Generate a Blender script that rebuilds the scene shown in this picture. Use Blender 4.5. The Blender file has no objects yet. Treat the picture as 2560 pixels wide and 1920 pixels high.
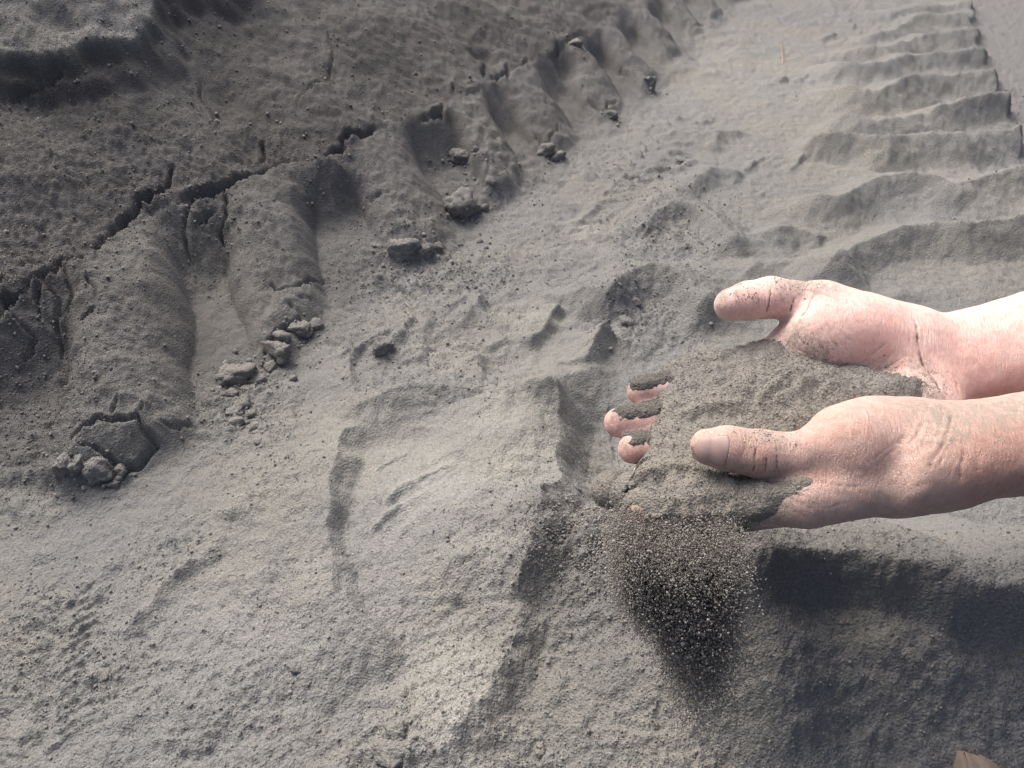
import bpy, math
import numpy as np

# ------------------------------------------------------------------ camera, light
PITCH = math.radians(38.5)          # the camera looks this far below the horizon
CAM_H = 0.52                        # metres above the floor of the wheel track
SC = bpy.context.scene
COL = SC.collection

cam_data = bpy.data.cameras.new("camera")
cam_data.sensor_width = 36.0
cam_data.lens = 36.0 * 1900.0 / 2560.0
cam_data.clip_start = 0.01
cam_data.clip_end = 500.0
cam = bpy.data.objects.new("camera", cam_data)
COL.objects.link(cam)
cam.location = (0, 0, CAM_H)
cam.rotation_euler = (math.pi / 2 - PITCH, 0, 0)
SC.camera = cam
cam_data.dof.use_dof = True
cam_data.dof.focus_distance = 0.42
cam_data.dof.aperture_fstop = 40.0

SUN_ELEV = math.radians(54)
SUN_AZ = math.radians(-38)          # clockwise from +Y: behind the scene, to the left
world = bpy.data.worlds.new("World")
SC.world = world
world.use_nodes = True
wn = world.node_tree
wn.nodes.clear()
wo = wn.nodes.new("ShaderNodeOutputWorld")
wb = wn.nodes.new("ShaderNodeBackground")
ws = wn.nodes.new("ShaderNodeTexSky")
ws.sky_type = 'NISHITA'
ws.sun_disc = False
ws.sun_elevation = SUN_ELEV
ws.sun_rotation = SUN_AZ
ws.dust_density = 8.0
ws.air_density = 0.5
ws.ozone_density = 0.3
wb.inputs['Strength'].default_value = 0.145
wn.links.new(ws.outputs[0], wb.inputs['Color'])
wn.links.new(wb.outputs[0], wo.inputs['Surface'])

sun_data = bpy.data.lights.new("sun", 'SUN')
sun_data.energy = 1.85
sun_data.angle = math.radians(55)
sun_data.color = (1.0, 0.965, 0.905)
sun = bpy.data.objects.new("sun", sun_data)
COL.objects.link(sun)
sun_dir = (math.sin(SUN_AZ) * math.cos(SUN_ELEV), math.cos(SUN_AZ) * math.cos(SUN_ELEV), math.sin(SUN_ELEV))
from mathutils import Vector
sun.rotation_euler = Vector(sun_dir).to_track_quat('Z', 'Y').to_euler()
sun.location = (-1.5, 2, 3)

SC.view_settings.view_transform = 'Standard'
SC.view_settings.look = 'None'
SC.view_settings.gamma = 1.0
SC.view_settings.use_curve_mapping = False
SC.view_settings.exposure = 0.75
SC.render.engine = 'CYCLES'
SC.cycles.use_denoising = True
SC.cycles.use_adaptive_sampling = False
SC.cycles.max_bounces = 5
SC.cycles.diffuse_bounces = 3

# ------------------------------------------------------------------ survey of the place
# The place was measured off the photograph: a sight line from the surveying
# point, either met with a level or walked out to a distance.
FPX = 1900.0
_F = np.array([0, math.cos(PITCH), -math.sin(PITCH)])
_U = np.array([0, math.sin(PITCH), math.cos(PITCH)])
_R = np.array([1.0, 0, 0])
_C = np.array([0, 0, CAM_H])

def sight(x, y):
    return _F + (x - 1280) / FPX * _R + (960 - y) / FPX * _U

def level(x, y, z=0.0):
    d = sight(x, y)
    return _C + (z - CAM_H) / d[2] * d

def out(x, y, dist):
    return _C + dist * sight(x, y)

# ------------------------------------------------------------------ noise
def _hash(ix, iy, iz, seed):
    h = (ix * 374761393 + iy * 668265263 + iz * 2147483647 + seed * 1274126177) & 0xFFFFFFFF
    h = ((h ^ (h >> 13)) * 1274126177) & 0xFFFFFFFF
    h = ((h ^ (h >> 16)) * 2246822519) & 0xFFFFFFFF
    return ((h ^ (h >> 15)) & 0xFFFFFF) / float(0xFFFFFF)

def vnoise(x, y, seed=0):
    """smooth gradient noise in the plane, about -1..1"""
    xi = np.floor(x).astype(np.int64); yi = np.floor(y).astype(np.int64)
    xf = x - xi; yf = y - yi
    u = xf * xf * xf * (xf * (xf * 6 - 15) + 10)
    v = yf * yf * yf * (yf * (yf * 6 - 15) + 10)
    def gr(dx, dy):
        a = _hash(xi + dx, yi + dy, 0, seed) * 6.2831853
        return np.cos(a) * (xf - dx) + np.sin(a) * (yf - dy)
    a = gr(0, 0); b = gr(1, 0); c = gr(0, 1); d = gr(1, 1)
    return ((a * (1 - u) + b * u) * (1 - v) + (c * (1 - u) + d * u) * v) * 1.5

def fbm(x, y, seed=0, octs=4, gain=0.5):
    s = 0; a = 1.0
    for i in range(octs):
        s = s + a * vnoise(x * 2 ** i + 17.3 * i, y * 2 ** i - 9.1 * i, seed + i)
        a *= gain
    return s

def worley(x, y, seed=0):
    """distance to the nearest and second nearest scattered point, and a value per cell"""
    xi = np.floor(x).astype(np.int64); yi = np.floor(y).astype(np.int64)
    f1 = np.full(x.shape, 9.0); f2 = np.full(x.shape, 9.0); cid = np.zeros(x.shape)
    for dx in (-1, 0, 1):
        for dy in (-1, 0, 1):
            cx = xi + dx; cy = yi + dy
            px = cx + _hash(cx, cy, 1, seed); py = cy + _hash(cx, cy, 2, seed)
            d = np.hypot(px - x, py - y)
            near = d < f1
            f2 = np.where(near, f1, np.minimum(f2, d))
            cid = np.where(near, _hash(cx, cy, 3, seed), cid)
            f1 = np.where(near, d, f1)
    return f1, f2, cid

def vnoise3(p, seed=0):
    pi = np.floor(p).astype(np.int64); pf = p - pi
    w = pf * pf * (3 - 2 * pf)
    r = 0
    for dx in (0, 1):
        for dy in (0, 1):
            for dz in (0, 1):
                k = (np.where(dx, w[:, 0], 1 - w[:, 0]) * np.where(dy, w[:, 1], 1 - w[:, 1]) * np.where(dz, w[:, 2], 1 - w[:, 2]))
                r = r + k * _hash(pi[:, 0] + dx, pi[:, 1] + dy, pi[:, 2] + dz, seed)
    return r * 2 - 1

def sstep(a, b, x):
    t = np.clip((x - a) / (b - a), 0, 1)
    return t * t * (3 - 2 * t)

# ------------------------------------------------------------------ mesh and naming helpers
def make_mesh(name, verts, quads, smooth=True):
    me = bpy.data.meshes.new(name)
    verts = np.ascontiguousarray(verts, dtype=np.float32)
    quads = np.ascontiguousarray(quads, dtype=np.int32)
    n = quads.shape[1]
    me.vertices.add(len(verts)); me.vertices.foreach_set("co", verts.ravel())
    me.loops.add(quads.size); me.loops.foreach_set("vertex_index", quads.ravel())
    me.polygons.add(len(quads))
    me.polygons.foreach_set("loop_start", np.arange(0, quads.size, n, dtype=np.int32))
    me.polygons.foreach_set("loop_total", np.full(len(quads), n, dtype=np.int32))
    me.polygons.foreach_set("use_smooth", np.full(len(quads), smooth, dtype=bool))
    me.update(calc_edges=True)
    me.validate()
    return me

def add_attr(me, name, vals):
    a = me.attributes.new(name, 'FLOAT', 'POINT')
    a.data.foreach_set("value", np.ascontiguousarray(vals, dtype=np.float32))

def link(name, data, mat=None, parent=None):
    o = bpy.data.objects.new(name, data)
    COL.objects.link(o)
    if mat is not None:
        data.materials.append(mat)
    if parent is not None:
        o.parent = parent
    return o

def tag(o, label=None, cat=None, group=None, kind=None):
    if label: o["label"] = label
    if cat: o["category"] = cat
    if group: o["group"] = group
    if kind: o["kind"] = kind
    return o

class NT:
    """short hand for building a node tree"""
    def __init__(self, mat):
        self.t = mat.node_tree
    def n(self, kind, **kw):
        nd = self.t.nodes.new(kind)
        for k, v in kw.items():
            if k.startswith('i_'):
                nd.inputs[k[2:].replace('_', ' ')].default_value = v
            else:
                setattr(nd, k, v)
        return nd
    def l(self, a, b):
        self.t.links.new(a, b)
    def math(self, op, a, b=None, c=None):
        nd = self.t.nodes.new('ShaderNodeMath'); nd.operation = op
        for i, v in enumerate((a, b, c)):
            if v is None: continue
            if isinstance(v, (int, float)): nd.inputs[i].default_value = v
            else: self.l(v, nd.inputs[i])
        return nd.outputs[0]
    def mix(self, fac, a, b, mode='MIX'):
        nd = self.t.nodes.new('ShaderNodeMix'); nd.data_type = 'RGBA'; nd.blend_type = mode
        for s, v in ((nd.inputs[0], fac), (nd.inputs[6], a), (nd.inputs[7], b)):
            if isinstance(v, (int, float)): s.default_value = v
            elif isinstance(v, tuple): s.default_value = (*v, 1.0) if len(v) == 3 else v
            else: self.l(v, s)
        return nd.outputs[2]
    def ramp(self, fac, lo, hi):
        nd = self.t.nodes.new('ShaderNodeMapRange'); nd.interpolation_type = 'SMOOTHSTEP'
        self.l(fac, nd.inputs[0]); nd.inputs[1].default_value = lo; nd.inputs[2].default_value = hi
        return nd.outputs[0]
    def attr(self, name):
        nd = self.t.nodes.new('ShaderNodeAttribute'); nd.attribute_name = name
        return nd.outputs['Fac']

def new_mat(name):
    m = bpy.data.materials.new(name); m.use_nodes = True
    m.node_tree.nodes.clear()
    k = NT(m)
    o = k.n('ShaderNodeOutputMaterial'); b = k.n('ShaderNodeBsdfPrincipled')
    k.l(b.outputs[0], o.inputs[0])
    return m, k, b

def sand_material(name, dry=(0.169, 0.172, 0.166), coarse=1.0, use_attr=True, bump=1.0):
    m, k, b = new_mat(name)
    tc = k.n('ShaderNodeNewGeometry')
    co = tc.outputs['Position']
    n1 = k.n('ShaderNodeTexNoise', i_Scale=5.0, i_Detail=4.0, i_Roughness=0.6); k.l(co, n1.inputs['Vector'])
    n2 = k.n('ShaderNodeTexNoise', i_Scale=420.0 * coarse, i_Detail=2.0, i_Roughness=0.7); k.l(co, n2.inputs['Vector'])
    n3 = k.n('ShaderNodeTexNoise', i_Scale=1500.0 * coarse, i_Detail=1.0); k.l(co, n3.inputs['Vector'])
    v1 = k.n('ShaderNodeTexVoronoi', i_Scale=520.0 * coarse); k.l(co, v1.inputs['Vector'])
    cool = (dry[0] * 0.955, dry[1] * 0.965, dry[2] * 1.0)
    warm = (dry[0] * 1.03, dry[1] * 1.02, dry[2] * 0.99)
    c = k.mix(k.ramp(n1.outputs['Fac'], 0.38, 0.62), cool, warm)
    # single grains differ in tone
    g = k.mix(k.ramp(n3.outputs['Fac'], 0.3, 0.72), (0.82, 0.82, 0.83), (1.17, 1.165, 1.15))
    c = k.mix(1.0, c, g, 'MULTIPLY')
    g2 = k.mix(k.ramp(n2.outputs['Fac'], 0.36, 0.62), (0.86, 0.86, 0.87), (1.08, 1.08, 1.07))
    c = k.mix(1.0, c, g2, 'MULTIPLY')
    if use_attr:
        shade_damp = k.attr('shade_damp')
        c = k.mix(k.math('MULTIPLY', shade_damp, 0.92), c, (0.076, 0.074, 0.073))
        c = k.mix(k.attr('pale'), c, k.mix(1.0, c, (1.46, 1.43, 1.37), 'MULTIPLY'))
        blue = k.attr('stone')
        c = k.mix(blue, c, (0.150, 0.150, 0.153))
    k.l(c, b.inputs['Base Color'])
    b.inputs['Roughness'].default_value = 0.95
    b.inputs['Specular IOR Level'].default_value = 0.15
    h = k.math('ADD', k.math('MULTIPLY', n2.outputs['Fac'], 0.8), k.math('MULTIPLY', v1.outputs['Distance'], -0.55))
    h = k.math('ADD', h, k.math('MULTIPLY', n3.outputs['Fac'], 0.35))
    n5 = k.n('ShaderNodeTexNoise', i_Scale=130.0 * coarse, i_Detail=3.0, i_Roughness=0.65); k.l(co, n5.inputs['Vector'])
    bq = k.n('ShaderNodeBump', i_Strength=0.55 * bump, i_Distance=0.0020 / coarse); k.l(n5.outputs['Fac'], bq.inputs['Height'])
    bp = k.n('ShaderNodeBump', i_Strength=1.0 * bump, i_Distance=0.0017 / coarse)
    k.l(h, bp.inputs['Height']); k.l(bq.outputs[0], bp.inputs['Normal'])
    k.l(bp.outputs[0], b.inputs['Normal'])
    return m
# ------------------------------------------------------------------ ground: wheel track in grey sand
# track frame: s runs along the foot of the bank, w to its left
E0 = np.array([-0.5213, 0.6626]); AX = np.array([0.5731, 0.8195]); NX = np.array([-0.8195, 0.5731])
EDGE_S = np.array([-1.5, -.3, 0, .054, .117, .199, .297, .387, .453, .566, .692, .80, .913, 1.02, 1.117, 1.233, 1.42, 1.573, 1.77, 2.6, 9])
EDGE_W = np.array([.05, .01, 0, .007, .010, .045, .022, .026, -.002, .013, -.008, .010, .020, .030, .046, .057, .089, .108, .142, .27, 1.2])
FOOT_S = np.array([-1.5, -.3, -.101, -.078, .03, .16, .373, .522, .70, .861, 1.065, 1.251, 1.464, 1.734, 1.9, 2.6, 9])
FOOT_W = np.array([-.12, -.14, -.150, -.204, -.237, -.207, -.172, -.180, -.165, -.150, -.135, -.118, -.075, -.012, .012, .12, 1.0])
# the lumps squeezed up between the lugs: s at the top, s at the toe, half width, height at the toe
BULGES = [(-.16, -.33, .075, .030, .085), (.150, -.046, .086, .024, .095), (.365, .190, .078, .020, .085), (.560, .462, .080, .016, .085),
          (.775, .675, .062, .014, .08), (.965, .860, .078, .012, .08), (1.195, 1.068, .078, .012, .08), (1.405, 1.262, .076, .012, .075), (1.605, 1.470, .074, .012, .07), (1.84, 1.71, .076, .010, .07),
          (2.06, 1.93, .076, .010, .07), (2.28, 2.15, .076, .010, .07), (2.50, 2.37, .076, .010, .07)]

def poly_field(x, y, pts, reach):
    """signed distance (left of travel positive) and fraction along, for points within reach"""
    pts = np.asarray(pts)[:, :2]
    lo = pts.min(0) - reach; hi = pts.max(0) + reach
    m = (x > lo[0]) & (x < hi[0]) & (y > lo[1]) & (y < hi[1])
    idx = np.nonzero(m)
    if len(idx[0]) == 0: return idx, None, None
    px = x[idx]; py = y[idx]
    best = np.full(px.shape, 9.0); sgn = np.ones(px.shape); fr = np.zeros(px.shape)
    L = np.concatenate([[0], np.cumsum(np.linalg.norm(np.diff(pts, axis=0), axis=1))])
    for i in range(len(pts) - 1):
        a = pts[i]; b = pts[i + 1] - a
        l2 = b @ b + 1e-12
        t = np.clip(((px - a[0]) * b[0] + (py - a[1]) * b[1]) / l2, 0, 1)
        dx = px - a[0] - t * b[0]; dy = py - a[1] - t * b[1]
        d = np.hypot(dx, dy)
        k = d < best
        best = np.where(k, d, best)
        sgn = np.where(k, np.where(b[0] * dy - b[1] * dx >= 0, 1.0, -1.0), sgn)
        fr = np.where(k, (L[i] + t * (L[i + 1] - L[i])) / L[-1], fr)
    return idx, best * sgn, fr

def smooth_line(pts, n=4):
    """Catmull-Rom through the given points"""
    p = np.asarray(pts, float)
    if len(p) < 3: return p
    q = np.concatenate([[2 * p[0] - p[1]], p, [2 * p[-1] - p[-2]]])
    r = []
    for i in range(1, len(q) - 2):
        for t in np.arange(n) / n:
            r.append(0.5 * (2 * q[i] + (q[i + 1] - q[i - 1]) * t + (2 * q[i - 1] - 5 * q[i] + 4 * q[i + 1] - q[i + 2]) * t * t
                            + (3 * q[i] - q[i - 1] - 3 * q[i + 1] + q[i + 2]) * t ** 3))
    r.append(p[-1])
    return np.asarray(r)

# ridges: sight points along the crest, level, height, width to the left and right of travel (metres)
RIDGES = [
    # lug ridges on the far right, travelling right to left: left side is the near, steep side
    ([(2560, -8), (2400, 18), (2329, 23), (2266, 33), (2190, 48), (2120, 50)], 0.0170, 0.090, 0.100),
    ([(2590, 16), (2422, 38), (2367, 51), (2304, 51), (2253, 73), (2223, 90), (2150, 100), (2080, 92)], 0.0204, 0.084, 0.100),
    ([(2610, 62), (2440, 84), (2380, 94), (2311, 99), (2253, 119), (2210, 136), (2140, 142), (2060, 130)], 0.0229, 0.078, 0.090),
    ([(2620, 117), (2450, 139), (2395, 149), (2304, 152), (2253, 165), (2210, 185), (2127, 188), (2060, 172), (1990, 160)], 0.0255, 0.076, 0.085),
    ([(2640, 178), (2472, 200), (2418, 205), (2354, 215), (2304, 217), (2241, 238), (2177, 256), (2100, 240), (2010, 225)], 0.0289, 0.076, 0.080),
    ([(2680, 246), (2506, 268), (2430, 279), (2367, 289), (2304, 306), (2203, 327), (2152, 332), (2080, 318), (1990, 300)], 0.0306, 0.076, 0.075),
    ([(2710, 330), (2540, 352), (2468, 362), (2380, 375), (2279, 374), (2203, 388), (2130, 372), (2040, 365), (1960, 380)], 0.0306, 0.074, 0.072),
    ([(2700, 425), (2560, 458), (2470, 475), (2382, 487), (2297, 466), (2185, 470), (2086, 522), (1990, 505), (1900, 480)], 0.0289, 0.072, 0.070),
    ([(2740, 550), (2560, 585), (2432, 602), (2290, 592), (2156, 628), (2058, 688), (1970, 730)], 0.0255, 0.067, 0.070),
    ([(2600, 700), (2450, 690), (2300, 720), (2200, 760)], 0.0101, 0.056, 0.060),
    # heaps thrown up along the middle of the track
    ([(1590, 585), (1640, 545), (1690, 520), (1770, 545), (1850, 640)], .022, .08, .040),
    ([(1480, 800), (1530, 755), (1590, 716), (1650, 712), (1720, 750), (1790, 830)], .024, .085, .040),
    ([(1720, 500), (1745, 450), (1790, 425), (1870, 440)], .012, .06, .036),
    ([(1770, 380), (1800, 335), (1870, 322), (1960, 345)], .012, .06, .036),
    ([(1905, 600), (1990, 575), (2080, 600)], .014, .06, .05),
    ([(1830, 700), (1900, 660), (1990, 655), (2060, 690)], .010, .05, .05),
    # scarp and streaks in the middle
    ([(1322, 860), (1360, 815), (1404, 758)], .013, .040, .014),
    ([(1450, 930), (1480, 880), (1512, 828)], .020, .055, .024),
    ([(1205, 965), (1195, 915), (1180, 865)], .010, .040, .012),
    ([(1150, 825), (1180, 775), (1215, 735)], .010, .03, .016),
    ([(905, 1065), (884, 1000), (875, 930), (882, 840)], .007, .035, .012),
    ([(1040, 905), (1060, 840), (1090, 790)], .009, .03, .02),
    ([(960, 890), (1000, 840), (1040, 790)], .010, .03, .018),
    ([(1225, 960), (1100, 985), (1000, 1000)], .007, .03, .03),
    # pad of smooth sand with its scarps
    ([(820, 1120), (900, 1050), (1040, 1012), (1200, 992), (1360, 962), (1450, 935), (1570, 915)], .014, .055, .060),
    ([(1025, 1730), (990, 1670), (930, 1600), (870, 1520), (832, 1430), (813, 1330), (818, 1240), (846, 1165), (892, 1100), (965, 1055)], .017, .110, .024),
    ([(1180, 1135), (1100, 1095), (1000, 1072), (905, 1095), (862, 1140)], .005, .022, .05),
    ([(1005, 1930), (1030, 1830), (1022, 1760), (1010, 1690)], .012, .05, .026),
    ([(1290, 1620), (1302, 1540), (1328, 1440), (1350, 1340), (1388, 1250), (1395, 1150), (1400, 1050), (1378, 965), (1330, 930)], .032, .170, .042),
    ([(1080, 1990), (1140, 1880), (1205, 1770), (1265, 1680), (1298, 1560), (1320, 1470), (1335, 1400)], .013, .120, .030),
    ([(1130, 1895), (1150, 1830), (1208, 1760), (1268, 1680), (1288, 1560)], .007, .050, .026),
    ([(930, 1335), (1010, 1292), (1100, 1252)], .008, .010, .014),
    ([(955, 1285), (1060, 1225), (1165, 1185)], .011, .013, .018),
    ([(1000, 1352), (1080, 1312), (1120, 1300)], .006, .009, .012),
    ([(1040, 1180), (1110, 1165), (1170, 1150)], .005, .014, .014),
    ([(925, 1195), (990, 1160), (1050, 1128)], .0025, .004, .004),
    # scooped hollow: drag lines of the fingers
    ([(1505, 1205), (1440, 1085), (1418, 965)], .007, .012, .010),
    ([(1580, 1160), (1530, 1060), (1512, 955)], .007, .012, .010),
    ([(1470, 1130), (1500, 1060), (1480, 985)], .004, .01, .01),
    # lower left
    ([(300, 1572), (400, 1470), (500, 1375)], .010, .012, .015),
    ([(555, 1315), (640, 1235), (750, 1135)], .010, .030, .030),
    ([(480, 1400), (560, 1320)], .004, .02, .02),
    ([(50, 1870), (85, 1720), (112, 1560)], .007, .024, .012),
    ([(230, 1500), (250, 1420), (285, 1380)], .005, .014, .012),
    ([(160, 1500), (190, 1440)], .005, .014, .012),
    ([(60, 1760), (170, 1705), (230, 1690)], .005, .012, .012),
    ([(120, 1800), (200, 1790), (250, 1750)], .004, .012, .012),
    ([(0, 1270), (60, 1255), (130, 1290)], .006, .03, .03),
    ([(960, 1880), (985, 1835), (1020, 1800)], .004, .012, .010),
]
# heap under the hands, crest from left to right: right of travel is the near, steep side
HEAP = [(1640, 1500), (1740, 1462), (1850, 1425), (2000, 1394), (2180, 1390), (2330, 1422), (2430, 1456), (2530, 1458), (2700, 1430), (3000, 1400)]

_rid = [(smooth_line([level(x, y, .01)[:2] for x, y in pts]), h * (1.25 if h > .012 else .95), wl, wr, i < 10) for i, (pts, h, wl, wr) in enumerate(RIDGES)]
_rng = np.random.default_rng(5)
# tread bars along the middle of the track: short slanted streaks
for i in range(46):
    s_ = _rng.uniform(.25, 2.3); w_ = -.24 - _rng.uniform(0, .26)
    c_ = E0 + AX * s_ + NX * w_
    d_ = np.array([math.cos(math.radians(_rng.normal(50, 8))), math.sin(math.radians(_rng.normal(50, 8)))])
    l_ = _rng.uniform(.02, .055)
    _rid.append((np.array([c_ - d_ * l_, c_, c_ + d_ * l_]), _rng.uniform(.003, .009), .022, .012, False))
for cx_, cy_, n_ in ((1490, 575, 5), (1330, 790, 5), (1425, 690, 4), (1870, 290, 5), (1700, 330, 4), (1640, 430, 4), (1560, 500, 4)):
    c_ = level(cx_, cy_, .01)[:2]; d_ = np.array([.92, .39]); e_ = np.array([-.39, .92])
    for j_ in range(n_):
        q_ = c_ + e_ * (j_ - n_ / 2) * .009
        _rid.append((np.array([q_ - d_ * .016, q_, q_ + d_ * .016]), .0032, .0045, .0045, False))
for (p0_, p1_, rows_, off_, ang_, ln_, hh_) in (((95, 1880), (175, 1480), 13, .016, 32, .009, .0045), ((30, 1900), (85, 1560), 11, .010, 25, .006, .0035),
                                               ((1000, 905), (1185, 735), 8, .016, 30, .010, .0045), ((940, 1330), (1120, 1170), 6, .012, 25, .008, .0035), ((1560, 470), (1720, 300), 9, .03, 35, .018, .007), ((1380, 600), (1540, 440), 8, .028, 35, .016, .006)):
    a_ = level(*p0_, 0)[:2]; b_ = level(*p1_, 0)[:2]; u_ = (b_ - a_) / np.linalg.norm(b_ - a_); n_ = np.array([-u_[1], u_[0]])
    for i_ in range(rows_):
        for sd_ in (-1, 1):
            c_ = a_ + (b_ - a_) * (i_ / (rows_ - 1)) + n_ * off_ * sd_ + _rng.normal(0, .0012, 2)
            w_ = math.radians(ang_ + _rng.normal(0, 5)); d_ = n_ * sd_ * math.cos(w_) + u_ * math.sin(w_)
            _rid.append((np.array([c_ - d_ * ln_ * 1.4, c_, c_ + d_ * ln_ * 1.4]), hh_ * _rng.uniform(.5, 1.1), ln_ * .5, ln_ * .42, False))
for i in range(60):
    s_ = _rng.uniform(.15, 2.2); w_ = -.30 - _rng.uniform(0, .42)
    c_ = E0 + AX * s_ + NX * w_
    a_ = math.radians(_rng.normal(150, 25)); l_ = _rng.uniform(.025, .07)
    d_ = np.array([math.cos(a_), math.sin(a_)]); n_ = np.array([-d_[1], d_[0]])
    _rid.append((np.array([c_ - d_ * l_, c_ - n_ * l_ * _rng.uniform(-.3, .3), c_ + d_ * l_]), _rng.uniform(.002, .006), _rng.uniform(.03, .045), _rng.uniform(.03, .06), False))
_heap = smooth_line([level(x, y, .125)[:2] for x, y in HEAP])

def track_frame(x, y):
    s = (x - E0[0]) * AX[0] + (y - E0[1]) * AX[1]
    w = (x - E0[0]) * NX[0] + (y - E0[1]) * NX[1]
    return s, w

def ridge_profile(sd, wl, wr):
    u = np.where(sd >= 0, sd / wl, -sd / wr)
    c = np.clip(1 - u, 0, 1)
    return c * c * (1.9 - .9 * c)

def ground_shape(x, y):
    """large forms of the ground, without cracks and grain"""
    s, w = track_frame(x, y)
    jx = .012 * vnoise(x * 9, y * 9, 3) + .006 * vnoise(x * 24, y * 24, 4)
    we = np.interp(s, EDGE_S, EDGE_W) + jx
    wf = np.interp(s, FOOT_S, FOOT_W) + jx
    t = (we - w) / np.maximum(we - wf, .02)
    zE = np.interp(s, [-1, 0, .6, 1.1, 1.8, 3, 9], [.115, .112, .108, .098, .092, .085, .05])
    # bank beyond the edge: climbs away to the left
    d = np.maximum(w - we, 0)
    slope = np.interp(s, [-1, .2, .9, 1.5, 2.5, 6], [.62, .60, .55, .45, .30, .10])
    bank = zE + slope * np.minimum(d, .9) * (1 - .15 * np.minimum(d, .9)) + .010 * fbm(x * 5, y * 5, 21, 3)
    # flat-topped shelf high on the bank
    shelf_w = np.interp(s, [-1, .12, .19, .245, .338, .40, .433, .48, .56, .64, .72, 1.05, 9], [.30, .27, .245, .205, .198, .225, .262, .27, .275, .30, .40, .6, .9]) + .013 * vnoise(x * 14, y * 14, 31) + .008 * vnoise(x * 42, y * 42, 32)
    k = .55 * sstep(-.006, .008, w - shelf_w) + .45 * sstep(-.028, -.006, w - shelf_w + .012 * vnoise(x * 30, y * 30, 35))
    bank = bank + k * (.042 + .05 * np.minimum(np.maximum(w - shelf_w, 0), .5)) * sstep(2.2, .9, s)
    k2 = sstep(0, .012, w - shelf_w - .16 - .03 * vnoise(x * 6, y * 6, 33))
    bank = bank + .03 * k2
    # wall between the lumps: a steep face, then a hollow
    groove = .006 + (zE - .006) * (1 - sstep(-.02, .40, t)) ** 1.0
    groove = groove + .024 * sstep(1.15, .35, t) * sstep(.05, .4, t)
    wall = groove
    mask = np.zeros_like(x)
    for st, sb, hw, zt, rr in BULGES:
        tt = np.clip(t, -.1, 1.3)
        sc = st + (sb - st) * tt
        q = (s - sc) / (hw * (1 - .12 * tt))
        b = np.clip(1 - np.abs(q) ** 3.0, 0, 1) ** .9
        toe = 1 - sstep(.84, 1.16, t + .05 * vnoise(x * 16, y * 16, 8) + .08 * q * q)
        zb = (zt + (zE * 1.0 - zt) * (1 - np.clip(t, 0, 1) ** 1.25)) * toe
        wall = np.maximum(wall, groove + (zb - groove) * b)
        mask = np.maximum(mask, b * toe * (t > 0))
    wall = wall * (1 - sstep(.9, 1.25, t)) + 0 * t
    z = np.where(t < 0, bank, np.minimum(wall, zE))
    z = np.where(t < .08, z * 1.0, z)
    # floor
    fl = sstep(.75, 1.15, t)
    floor = .010 * fbm(x * 3.2, y * 3.2, 41, 3) + .0055 * fbm(x * 12, y * 12, 43, 3) * (.5 + .5 * sstep(.45, .8, y))
    z = z + fl * floor
    r = np.zeros_like(x)
    xw = x + .006 * vnoise(x * 17, y * 17, 57) + .0022 * vnoise(x * 48, y * 48, 58); yw = y + .006 * vnoise(x * 17, y * 17, 59) + .0022 * vnoise(x * 48, y * 48, 60)
    for pts, h, wl, wr, soft in _rid:
        idx, sd, fr = poly_field(xw, yw, pts, max(wl, wr))
        if sd is None: continue
        j = .04 * max(wl, wr) * vnoise(x[idx] * 22, y[idx] * 22, 51) + .0016 * vnoise(x[idx] * 55, y[idx] * 55, 52) * min(1, h / .012)
        if soft: j = .005 * vnoise(x[idx] * 7, y[idx] * 7, 53) + .003 * vnoise(x[idx] * 24, y[idx] * 24, 54)
        taper = sstep(0, .16, fr) * sstep(1, .84, fr)
        pr = ridge_profile(sd + j, wl, wr) * h * taper * (1 + (.35 * vnoise(x[idx] * 14, y[idx] * 14, 55) if not soft else .25 * vnoise(x[idx] * 6, y[idx] * 6, 56)))
        r[idx] = np.where(pr > r[idx], pr + .35 * r[idx], r[idx] + .35 * pr)
    z = z + r * sstep(.6, 1.1, t)
    # outer ground right of the track, a little lower and flat
    endx = np.interp(y, [.2, .9, 1.139, 1.312, 1.488, 1.653, 1.83, 2.013, 2.248, 4, 12], [.62, .80, .825, .893, .959, 1.015, 1.085, 1.158, 1.252, 2.0, 5.0]) + .012 * vnoise(x * 20, y * 20, 61)
    ko = sstep(0, .035, x - endx)
    z = z * (1 - ko) + ko * (-.028 + .004 * fbm(x * 7, y * 7, 63, 3))
    # heap under the hands
    idx, sd, fr = poly_field(x, y, _heap, .6)
    hz = np.zeros_like(x)
    if sd is not None:
        dd = sd + .005 * vnoise(x[idx] * 12, y[idx] * 12, 71) + .0015 * vnoise(x[idx] * 40, y[idx] * 40, 72)
        hc = .128 * sstep(0, .22, fr) * sstep(1, .8, fr)
        far = hc * (1 - sstep(0, .20, dd)) ** 1.1
        nearz = np.maximum(hc - hc / .128 * (.030 * sstep(0, .026, -dd) + .62 * np.clip(-dd - .012, 0, .17)), 0)
        hz[idx] = np.where(dd >= 0, far, nearz)
    # spilled sand below the falling stream, and the coarse clump left of it
    def cone(cx, cy, cz, rad, hh, p=1.2):
        c = level(cx, cy, cz)
        return hh * np.clip(1 - np.hypot(x - c[0], y - c[1]) / rad, 0, 1) ** p
    z = np.maximum(z, hz) + .25 * np.minimum(z, hz)
    z = z + cone(1690, 1640, .07, .11, .035) + cone(1480, 1350, .04, .085, .040, 1.2) + cone(1570, 1500, .03, .11, .022, 1.3)
    z = z + cone(1760, 1850, .06, .09, .016) + cone(2230, 1650, .08, .05, .014) + cone(2000, 1620, .085, .05, .006)
    z = z + cone(1130, 1300, .01, .26, .020, 1.4)
    # scooped hollow
    c = level(1490, 1085, 0)
    q = ((x - c[0]) / .042) ** 2 + ((y - c[1]) / .075) ** 2
    z = z - .034 * np.exp(-q ** 1.5)
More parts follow.
